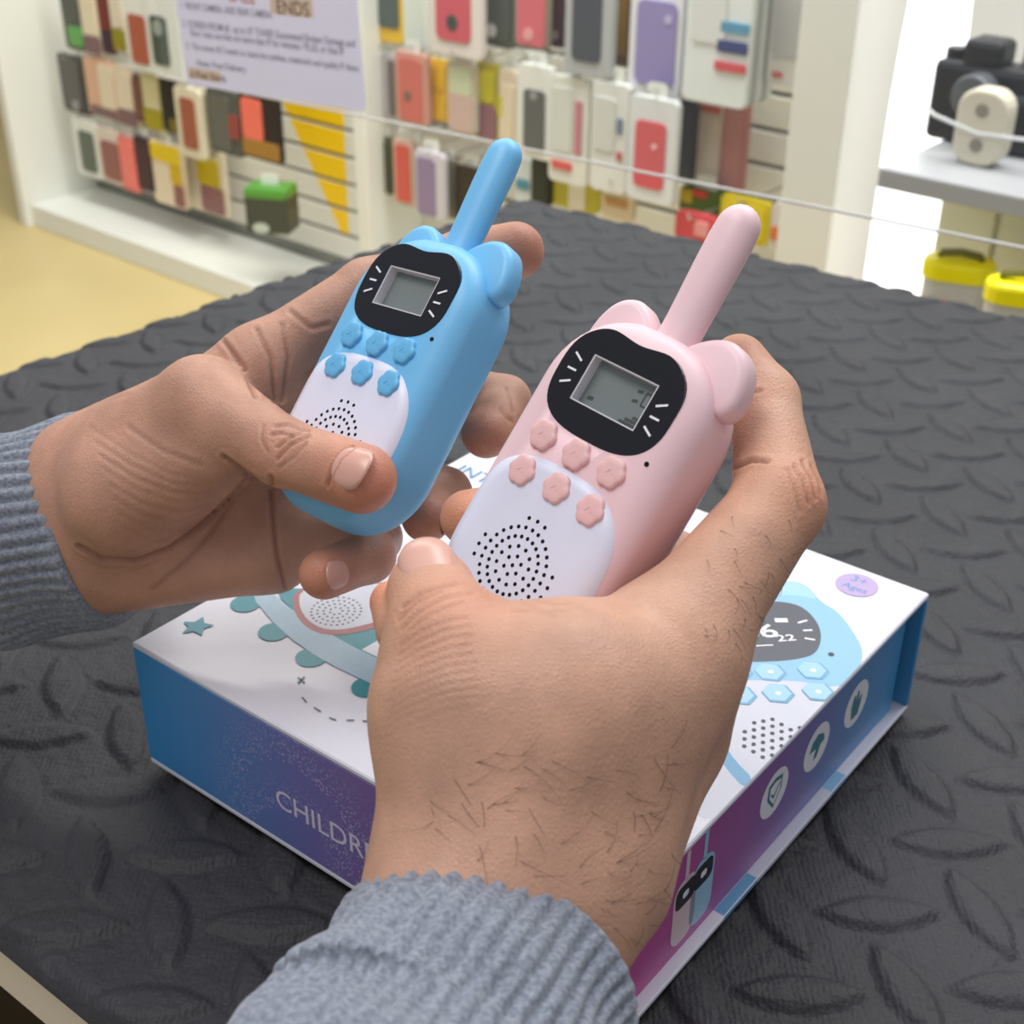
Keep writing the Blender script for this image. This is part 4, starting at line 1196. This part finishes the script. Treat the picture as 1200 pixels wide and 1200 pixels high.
def hand_mesh(name, palm, fingers, creases, reds, h=.00095, kp=.011, kf=.009, bulges=()):
    pts = []
    for seg in palm: pts += [at(*seg[0][:3]), at(*seg[1][:3])]
    for ch in fingers: pts += [at(*p[:3]) for p in ch[1]]
    pts = np.array(pts); lo = pts.min(0)-.036; hi = pts.max(0)+.036
    Fd = Field(lo, hi, h)
    PD = Fd.new()
    for a, b in palm:
        Fd.cone(PD, at(*a[:3]), at(*b[:3]), a[3]*.001, b[3]*.001, kp)
    D = PD.copy()
    for kk, ch in fingers:
        FD = Fd.new()
        for a, b in zip(ch[:-1], ch[1:]):
            Fd.cone(FD, at(*a[:3]), at(*b[:3]), a[3]*.001, b[3]*.001, .0035)
        D = smin(D, smin(FD, PD, kk*.001), .0012)
    V, Q = surface_nets(D, Fd.lo, h)
    V = relax(V, Q, 3, .5)
    N = vert_normals(V, Q)
    px, py, dz = project(V)
    view = (V-CAM)/np.linalg.norm(V-CAM, axis=1, keepdims=True)
    facing = np.clip(-(N*view).sum(1)*3+.3, 0, 1)
    # visibility: only the nearest layer at each pixel takes the creases
    key = (np.round(px/6).astype(int)+400)*4000+np.round(py/6).astype(int)+400
    order = np.argsort(key); near = {}
    zmin = np.full(key.max()+1, 9.0); np.minimum.at(zmin, key, dz)
    vis = (dz < zmin[key]+.012).astype(float)*facing
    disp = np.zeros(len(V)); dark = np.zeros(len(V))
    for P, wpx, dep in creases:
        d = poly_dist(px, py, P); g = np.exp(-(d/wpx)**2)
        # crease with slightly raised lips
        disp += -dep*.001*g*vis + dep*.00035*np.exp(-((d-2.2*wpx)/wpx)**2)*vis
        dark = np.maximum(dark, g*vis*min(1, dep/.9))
    for (bx, by, rx, ry, dep) in bulges:
        disp += dep*.001*np.exp(-((px-bx)/rx)**2-((py-by)/ry)**2)*facing
    V = V+N*disp[:, None]
    red = np.zeros(len(V))
    for (x, y, z, r, s) in reds:
        p = at(x, y, z); d = np.linalg.norm(V-p, axis=1); red = np.maximum(red, s*np.exp(-(d/(r*.001))**2))
    me = bpy.data.meshes.new(name)
    me.vertices.add(len(V)); me.vertices.foreach_set('co', V.ravel())
    me.loops.add(Q.size); me.loops.foreach_set('vertex_index', Q.ravel().astype(np.int32))
    me.polygons.add(len(Q)); me.polygons.foreach_set('loop_start', np.arange(0, Q.size, 4, dtype=np.int32)); me.polygons.foreach_set('loop_total', np.full(len(Q), 4, np.int32))
    me.update(); me.validate()
    ca = me.attributes.new('tint', 'FLOAT_COLOR', 'POINT')
    ca.data.foreach_set('color', np.stack([red, dark, np.zeros(len(V)), np.ones(len(V))], 1).astype(np.float32).ravel())
    return me, V, N, Q


def skin_mat(name, base, redc, dark):
    m = bpy.data.materials.new(name); m.use_nodes = True; nt = m.node_tree; b = nt.nodes['Principled BSDF']; L = nt.links.new
    at_ = nt.nodes.new('ShaderNodeAttribute'); at_.attribute_name = 'tint'
    sp = nt.nodes.new('ShaderNodeSeparateColor'); L(at_.outputs['Color'], sp.inputs[0])
    tc = nt.nodes.new('ShaderNodeTexCoord')
    n1 = nt.nodes.new('ShaderNodeTexNoise'); n1.inputs['Scale'].default_value = 55; n1.inputs['Detail'].default_value = 5; L(tc.outputs['Object'], n1.inputs['Vector'])
    n2 = nt.nodes.new('ShaderNodeTexNoise'); n2.inputs['Scale'].default_value = 700; n2.inputs['Detail'].default_value = 2; L(tc.outputs['Object'], n2.inputs['Vector'])
    r = nt.nodes.new('ShaderNodeValToRGB'); r.color_ramp.elements[0].position = .3; r.color_ramp.elements[1].position = .72
    r.color_ramp.elements[0].color = (*lin(tuple(v*.92 for v in base)), 1); r.color_ramp.elements[1].color = (*lin(tuple(min(255, v*1.06) for v in base)), 1); L(n1.outputs['Fac'], r.inputs[0])
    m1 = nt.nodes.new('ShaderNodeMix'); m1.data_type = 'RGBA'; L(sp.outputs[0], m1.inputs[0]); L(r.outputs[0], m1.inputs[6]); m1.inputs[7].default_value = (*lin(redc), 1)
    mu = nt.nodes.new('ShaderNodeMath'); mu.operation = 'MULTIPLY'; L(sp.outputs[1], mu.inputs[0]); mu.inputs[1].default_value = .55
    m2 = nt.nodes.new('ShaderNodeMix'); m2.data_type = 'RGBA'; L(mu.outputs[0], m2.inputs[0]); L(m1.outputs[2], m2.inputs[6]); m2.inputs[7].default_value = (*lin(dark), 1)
    sc = nt.nodes.new('ShaderNodeMapRange'); sc.inputs['To Min'].default_value = .94; sc.inputs['To Max'].default_value = 1.05; L(n2.outputs['Fac'], sc.inputs['Value'])
    vm = nt.nodes.new('ShaderNodeVectorMath'); vm.operation = 'SCALE'; L(m2.outputs[2], vm.inputs[0]); L(sc.outputs[0], vm.inputs['Scale'])
    L(vm.outputs[0], b.inputs['Base Color'])
    b.inputs['Roughness'].default_value = .47; b.inputs['Specular IOR Level'].default_value = .42
    b.inputs['Subsurface Weight'].default_value = .12; b.inputs['Subsurface Radius'].default_value = (1, .35, .2); b.inputs['Subsurface Scale'].default_value = .003
    vo = nt.nodes.new('ShaderNodeTexVoronoi'); vo.inputs['Scale'].default_value = 850; vo.feature = 'DISTANCE_TO_EDGE'
    mp = nt.nodes.new('ShaderNodeMapping'); mp.inputs['Scale'].default_value = (1, 1, .55); L(tc.outputs['Object'], mp.inputs['Vector']); L(mp.outputs[0], vo.inputs['Vector'])
    n3 = nt.nodes.new('ShaderNodeTexNoise'); n3.inputs['Scale'].default_value = 160; n3.inputs['Detail'].default_value = 6; L(tc.outputs['Object'], n3.inputs['Vector'])
    ad = nt.nodes.new('ShaderNodeMath'); ad.operation = 'MULTIPLY_ADD'; L(n3.outputs['Fac'], ad.inputs[0]); ad.inputs[1].default_value = .9; L(vo.outputs['Distance'], ad.inputs[2])
    bp = nt.nodes.new('ShaderNodeBump'); bp.inputs['Strength'].default_value = .35; bp.inputs['Distance'].default_value = .0007; L(ad.outputs[0], bp.inputs['Height']); L(bp.outputs[0], b.inputs['Normal'])
    return m


def nail(hand, a, b, rn, wid, leng, roll, m, back=.0):
    """curved nail plate near tip b of the bone a->b (px,py,depth,r); roll turns it about the bone from facing the camera"""
    A, B = at(*a[:3]), at(*b[:3]); u = (B-A)/np.linalg.norm(B-A)
    v = CAM-B; v -= u*(u@v); v /= np.linalg.norm(v); s = np.cross(u, v)
    n0 = v*math.cos(math.radians(roll))+s*math.sin(math.radians(roll)); t0 = np.cross(n0, u)
    r = b[3]*.001*rn; V = []; F = []; nu_, nt_ = 13, 11
    for j in range(nu_):
        f = j/(nu_-1); y = (f-1)*leng*.001+b[3]*.00072+back*.001
        wf = (1-(abs(2*f-1)**3.2)*.32)
        over = max(0, y-b[3]*.00035); dip = -over*over*26+(-.00035 if f == 0 else .0)
        for i in range(nt_):
            th = (2*i/(nt_-1)-1)*wid*.0005*wf/r
            edge_ = -.0005 if i in (0, nt_-1) else 0
            # free edge is rounded
            yy = y-(abs(2*i/(nt_-1)-1)**2.5)*(.0018 if f > .5 else -.0016)*(abs(2*f-1))
            V.append(B+u*yy+(r+dip+edge_)*(math.cos(th)*n0)+(r+edge_)*math.sin(th)*t0)
    for j in range(nu_-1):
        for i in range(nt_-1):
            F.append((j*nt_+i, j*nt_+i+1, (j+1)*nt_+i+1, (j+1)*nt_+i))
    nb = len(V); off = n0*.0007
    V += [p-off for p in V]
    F += [tuple(nb+q for q in f[::-1]) for f in F]
    rim = [i for i in range(nt_)]+[j*nt_+nt_-1 for j in range(1, nu_)]+[(nu_-1)*nt_+i for i in range(nt_-2, -1, -1)]+[j*nt_ for j in range(nu_-2, 0, -1)]
    for x, y in zip(rim, rim[1:]+rim[:1]): F.append((x, y, nb+y, nb+x))
    return link('fingernail', fix_normals(mesh('nail', V, F)), m, hand, True)


person = empty('person', (-.1, -.25, FLOOR)); tag(person, 'person in a grey ribbed sweater holding a blue and a pink toy radio', 'person')
PINV = Matrix.Translation((.1, .25, -FLOOR))

# depths of the radios' faces are used to lay fingers on them
# ---- hand with the blue radio
LT = [(238, 472, .476, 15), (332, 530, .456, 11.2), (424, 561, .437, 11.4)]
LI = [(305, 425, .503, 13), (430, 338, .510, 10.8), (540, 304, .515, 10.2), (604, 294, .508, 10.8)]
LM = [(318, 482, .508, 12.5), (440, 432, .536, 10.5), (592, 470, .520, 9.4), (570, 508, .498, 9.2)]
LR = [(325, 548, .510, 12.5), (425, 545, .540, 10), (522, 578, .512, 9.4), (500, 606, .489, 9.2)]
LP = [(330, 622, .505, 12), (440, 630, .503, 9.3), (432, 652, .480, 9.0), (380, 673, .464, 8.7)]
l_palm = [((-90, 652, .556, 26), (80, 612, .526, 25)), ((100, 556, .513, 21), (238, 472, .478, 14.5)), ((150, 575, .490, 24), (250, 530, .476, 15.5)),
          ((122, 656, .513, 20), (318, 652, .505, 12.5)), ((110, 610, .512, 24), (312, 560, .513, 14)), ((110, 570, .514, 20), (303, 430, .506, 13)),
          ((290, 470, .508, 13), (320, 640, .513, 13)), ((240, 500, .500, 14), (300, 440, .505, 12))]
l_cre = [([(93, 640), (120, 655), (160, 657), (200, 642), (240, 612), (275, 578), (288, 563)], 2.6, 1.5),
         ([(180, 690), (215, 660), (250, 622), (285, 570)], 2.4, .6), ([(318, 560), (318, 600), (325, 650), (334, 690)], 2.6, 1.0),
         ([(262, 535), (285, 552), (300, 562)], 2.4, 1.0),
         *[([(105+k*6, 500+k*17), (150+k*4, 530+k*15), (200+k*2, 556+k*11), (248, 566+k*6)], 2.4, .13+.04*(k % 3)) for k in range(8)],
         ([(150, 500), (190, 528), (235, 545)], 3, .3), ([(100, 478), (120, 470), (150, 462)], 2.2, .2),
         ([(262, 400), (285, 430), (300, 465)], 2.6, .9), ([(300, 385), (318, 420), (322, 470)], 2.6, .7), ([(330, 380), (338, 420), (330, 470)], 2.6, .6), ([(340, 365), (365, 385), (385, 380)], 2.8, .6),
         # thumb joint wrinkles
         ([(322, 500), (338, 497), (350, 503), (362, 505)], 1.8, .7), ([(318, 510), (330, 508), (342, 512)], 1.8, .55), ([(325, 525), (337, 515), (352, 507)], 1.8, .7), ([(325, 538), (340, 522), (362, 511)], 1.8, .65), ([(308, 498), (306, 515), (314, 530)], 1.8, .45), ([(328, 548), (345, 535), (358, 520)], 1.8, .45),
         # pinky and middle joints
         ([(592, 455), (600, 470), (602, 482)], 2, .5), ([(586, 478), (594, 490), (600, 494)], 2, .5),
         # nail folds of the thumb
         ([(384, 569), (388, 552), (398, 534), (412, 524)], 2.0, .9)]
l_red = [(432, 570, .437, 17, .8), (376, 676, .460, 13, .6), (497, 610, .486, 13, .6), (565, 515, .496, 14, .6), (612, 292, .505, 15, .55), (330, 535, .452, 12, .25)]
hm, V_, N_, Q_ = hand_mesh('hand', l_palm, [(9, LT), (9, LI), (8, LM), (8, LR), (8, LP)], l_cre, l_red)
hm.transform(PINV)
m_skinL = skin_mat('skin_palm', (192, 144, 122), (206, 128, 100), (128, 78, 62))
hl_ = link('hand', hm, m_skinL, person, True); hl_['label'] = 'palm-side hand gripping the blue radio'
m_nail = mat('nail_plate', (214, 164, 150), .28, .5, .04, 120, sss=.1, sssr=.002)
NL = []
NL.append(nail(hl_, LT[1], LT[2], 1.015, 17, 13.5, -16, m_nail, 1.0))
NL.append(nail(hl_, LP[2], LP[3], 1.02, 11.5, 10.0, -14, m_nail))
NL.append(nail(hl_, LR[2], LR[3], 1.02, 10, 9.5, -60, m_nail))

# ---- hand with the pink radio
RT = [(548, 800, .350, 20), (521, 744, .352, 14), (505, 694, .365, 12)]
RTP = [(459, 706, .374, 6.2), (478, 735, .364, 9)]
RI = [(795, 748, .368, 17), (912, 592, .386, 12.8), (896, 470, .408, 10), (866, 424, .417, 8.6)]
RM = [(800, 800, .395, 13), (790, 660, .440, 10), (660, 590, .446, 9.5), (549, 607, .438, 9.2)]
RR = [(800, 850, .400, 13), (790, 760, .448, 10), (690, 700, .446, 9), (610, 690, .436, 8.2)]
RP = [(780, 900, .400, 12), (760, 830, .440, 9), (690, 790, .440, 8.2), (630, 770, .432, 7.6)]
r_palm = [((415, 1340, .288, 21), (543, 1030, .346, 20.5)), ((500, 1400, .298, 20), (681, 1030, .350, 19)), ((543, 1010, .345, 21.5), (547, 830, .350, 21.5)),
          ((612, 1020, .341, 24), (655, 845, .350, 26)), ((685, 1010, .346, 19.5), (765, 790, .365, 18.5)), ((708, 1030, .362, 16), (786, 850, .380, 13.5)),
          ((655, 845, .352, 26), (760, 790, .366, 20)), ((545, 830, .350, 22), (655, 830, .350, 25)), ((786, 850, .385, 13.5), (792, 770, .372, 15.5)), ((640, 1000, .36, 22), (760, 880, .39, 16))]
r_cre = [([(600, 716), (625, 716), (650, 722)], 2.2, .3), ([(612, 708), (640, 716), (665, 716)], 2.0, .3), ([(625, 703), (650, 708), (672, 706)], 2.0, .25),
         # thumb joint
         ([(472, 738), (490, 720), (520, 703), (556, 694)], 2.2, .35), ([(468, 728), (486, 708), (515, 694)], 2.2, .35), ([(480, 740), (505, 722), (540, 708)], 2.2, .25), *[([(470-k*2.5, 757+k*11), (492-k*2, 742+k*11), (522, 732+k*10), (552+k, 727+k*10)], 2.3, .22-.012*k) for k in range(11)],
         # index joint
         ([(862, 548), (880, 540), (900, 541)], 2.2, .8), ([(868, 470), (880, 460), (892, 458)], 2.2, .5), ([(930, 545), (942, 565), (948, 590)], 2, .6), ([(940, 540), (952, 562), (956, 585)], 2, .6), ([(922, 550), (932, 575), (938, 600)], 2, .45), ([(950, 545), (960, 565), (962, 580)], 2, .4),
         # nail fold of thumb
         ([(472, 712), (490, 698), (515, 688), (537, 684)], 2.0, .6)]
r_red = [(452, 702, .372, 12, .75), (500, 660, .38, 12, .5), (540, 725, .345, 16, .45), (955, 575, .38, 14, .45), (866, 405, .412, 12, .4), (550, 605, .43, 14, .6)]
hm, RV, RN, RQ = hand_mesh('hand', r_palm, [(10, RT), (6, RTP), (11, RI), (9, RM), (9, RR), (9, RP)], r_cre, r_red, bulges=[(800, 800, 60, 60, 1.0), (530, 735, 40, 28, 1.2)])
hm.transform(PINV)
m_skinR = skin_mat('skin_back', (204, 158, 134), (214, 134, 100), (134, 86, 66))
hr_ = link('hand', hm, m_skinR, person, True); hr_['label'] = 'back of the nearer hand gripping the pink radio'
NL.append(nail(hr_, RT[1], RT[2], 1.03, 18, 15, 10, m_nail, .6))
for n_o in NL: n_o.data.transform(PINV)


# ---- ribbed sleeves
def sleeve(path, ax_long, ax_short, tilt, ribs, m, label):
    """path: (px,py,depth) rings from the arm to the cuff; ellipse half-axes in mm; tilt shifts the cuff rim around the ring"""
    C_ = [at(*p[:3]) for p in path]; n = 264; V = []; F = []
    nr = len(C_)
    axis = C_[-1]-C_[0]; axis /= np.linalg.norm(axis)
    v = CAM-C_[-1]; v -= axis*(axis@v); v /= np.linalg.norm(v); s = np.cross(axis, v); s /= np.linalg.norm(s)
    rows = []
    for k in range(nr):
        rows.append((C_[k], ax_long[k]*.001, ax_short[k]*.001, k/(nr-1)))
    # dense resample
    dense = []
    M_ = 46
    for j in range(M_+1):
        f = j/M_*(nr-1); i = min(int(f), nr-2); t = f-i; t = t*t*(3-2*t) if nr > 2 else t
        a, b = rows[i], rows[i+1]; dense.append((a[0]*(1-t)+b[0]*t, a[1]*(1-t)+b[1]*t, a[2]*(1-t)+b[2]*t, j/M_))
    def ring(c, al, as_, f, rin, ext=0.0):
        out = []
        for i in range(n):
            th = 2*math.pi*i/n
            ph = 2*round(ribs/2)*th+.9*math.sin(f*5+th*2)+.5*math.sin(3*th+f*3)
            rib = (.0021*abs(math.sin(ph/2))**.8-.0014)*(1-.8*max(0, (f-.9)/.1))
            wav = .0012*math.sin(f*11+3*th)+.0009*math.sin(f*23-2*th)
            r1, r2 = al+rin+(rib+wav), as_+rin+(rib+wav)
            sh_ = axis*(tilt[0]*math.cos(th)+tilt[1]*math.sin(th))*.001*max(0, (f-.5)*2)
            out.append(c+s*r1*math.cos(th)+v*r2*math.sin(th)+sh_+axis*ext)
        return out
    R_ = []
    for c, al, as_, f in dense: R_.append(ring(c, al, as_, f, 0))
    c, al, as_, f = dense[-1]
    R_.append(ring(c, al, as_, f, -.0008, .0012)); R_.append(ring(c, al, as_, f, -.0024, .0014)); R_.append(ring(c, al, as_, f, -.0036, 0.0)); R_.append(ring(c, al, as_, f, -.0042, -.012))
    for r in R_: V += r
    for k in range(len(R_)-1):
        for i in range(n): F.append((k*n+i, k*n+(i+1) % n, (k+1)*n+(i+1) % n, (k+1)*n+i))
    me = fix_normals(mesh('sleeve', V, F)); me.transform(PINV)
    o = link('sleeve', me, m, person, True); o['label'] = label
    return o


def knit_mat():
    m = bpy.data.materials.new('grey_knit'); m.use_nodes = True; nt = m.node_tree; b = nt.nodes['Principled BSDF']; L = nt.links.new
    tc = nt.nodes.new('ShaderNodeTexCoord')
    n = nt.nodes.new('ShaderNodeTexNoise'); n.inputs['Scale'].default_value = 700; n.inputs['Detail'].default_value = 3; L(tc.outputs['Object'], n.inputs['Vector'])
    r = nt.nodes.new('ShaderNodeValToRGB'); r.color_ramp.elements[0].position = .32; r.color_ramp.elements[1].position = .7
    r.color_ramp.elements[0].color = (*lin((108, 114, 129)), 1); r.color_ramp.elements[1].color = (*lin((150, 156, 168)), 1); L(n.outputs['Fac'], r.inputs[0]); L(r.outputs[0], b.inputs['Base Color'])
    b.inputs['Roughness'].default_value = .9; b.inputs['Specular IOR Level'].default_value = .1
    b.inputs['Sheen Weight'].default_value = .3
    n2 = nt.nodes.new('ShaderNodeTexVoronoi'); n2.inputs['Scale'].default_value = 900; L(tc.outputs['Object'], n2.inputs['Vector'])
    bp = nt.nodes.new('ShaderNodeBump'); bp.inputs['Strength'].default_value = .3; bp.inputs['Distance'].default_value = .0005; L(n2.outputs['Distance'], bp.inputs['Height']); L(bp.outputs[0], b.inputs['Normal'])
    return m


m_knit = knit_mat()
sleeve([(-170, 664, .552), (-30, 637, .537), (124, 608, .523)], [43, 41.5, 40.5], [38, 38, 37], (0, 0), 46, m_knit, 'grey ribbed sleeve cuff at the picture\'s left edge')
sleeve([(390, 1460, .258), (488, 1285, .296), (574, 1150, .332)], [42, 40, 38.5], [34, 33, 32], (0, 0), 46, m_knit, 'grey ribbed sleeve cuff at the bottom of the picture')

# ---- fine dark hairs on the back of the nearer wrist
px, py, dz = project(RV)
vw = (RV-CAM)/np.linalg.norm(RV-CAM, axis=1, keepdims=True)
fc = -(RN*vw).sum(1)
zone = (fc > .25) & (px > 500) & (px < 790) & (py > 880) & (py < 1150) & (dz < .36)
zone2 = (fc > .15) & (px > 820) & (px < 950) & (py > 600) & (py < 760)
parts_ = []
cand = np.flatnonzero(zone); cand2 = np.flatnonzero(zone2)
pick = list(RNG.choice(cand, min(110, len(cand)), replace=False))
pick2 = list(RNG.choice(cand2, min(40, len(cand2)), replace=False)) if len(cand2) else []
tree_pts = RV
for qi, vi in enumerate(pick+pick2):
    p = RV[vi].copy(); nn = RN[vi]
    sx = px[vi]
    ang = RNG.normal(-.35, .55) if qi < len(pick) else RNG.normal(-1.0, .4)
    d = RIGHT*math.cos(ang)+UP*math.sin(ang); d = d-nn*(d@nn); d /= np.linalg.norm(d)
    side = np.cross(nn, d); curl = RNG.normal(0, 1.3); Lh = RNG.uniform(.006, .016)*(1 if qi < len(pick) else .55)
    pts_ = []; c = p-nn*.0004; dirv = d.copy()
    for k in range(5):
        pts_.append(c+nn*(.0012*math.sin(min(1, k/4*1.1)*math.pi*.8)))
        dirv = dirv+side*curl*.22; dirv /= np.linalg.norm(dirv)
        c = c+dirv*Lh/4
    V = []; F = []
    for k, q_ in enumerate(pts_):
        r = .00007*(1-k/5)+.00002
        for t in range(3):
            a = 2*math.pi*t/3; V.append(q_+r*(math.cos(a)*side+math.sin(a)*nn))
    for k in range(4):
        for t in range(3): F.append((k*3+t, k*3+(t+1) % 3, k*3+3+(t+1) % 3, k*3+3+t))
    parts_.append((V, F))
hme = join_me('hair', parts_); hme.transform(PINV)
ho = link('arm_hair', hme, mat('hair_dark', (84, 58, 46), .6, .3, .05, 50), hr_); ho['kind'] = 'stuff'
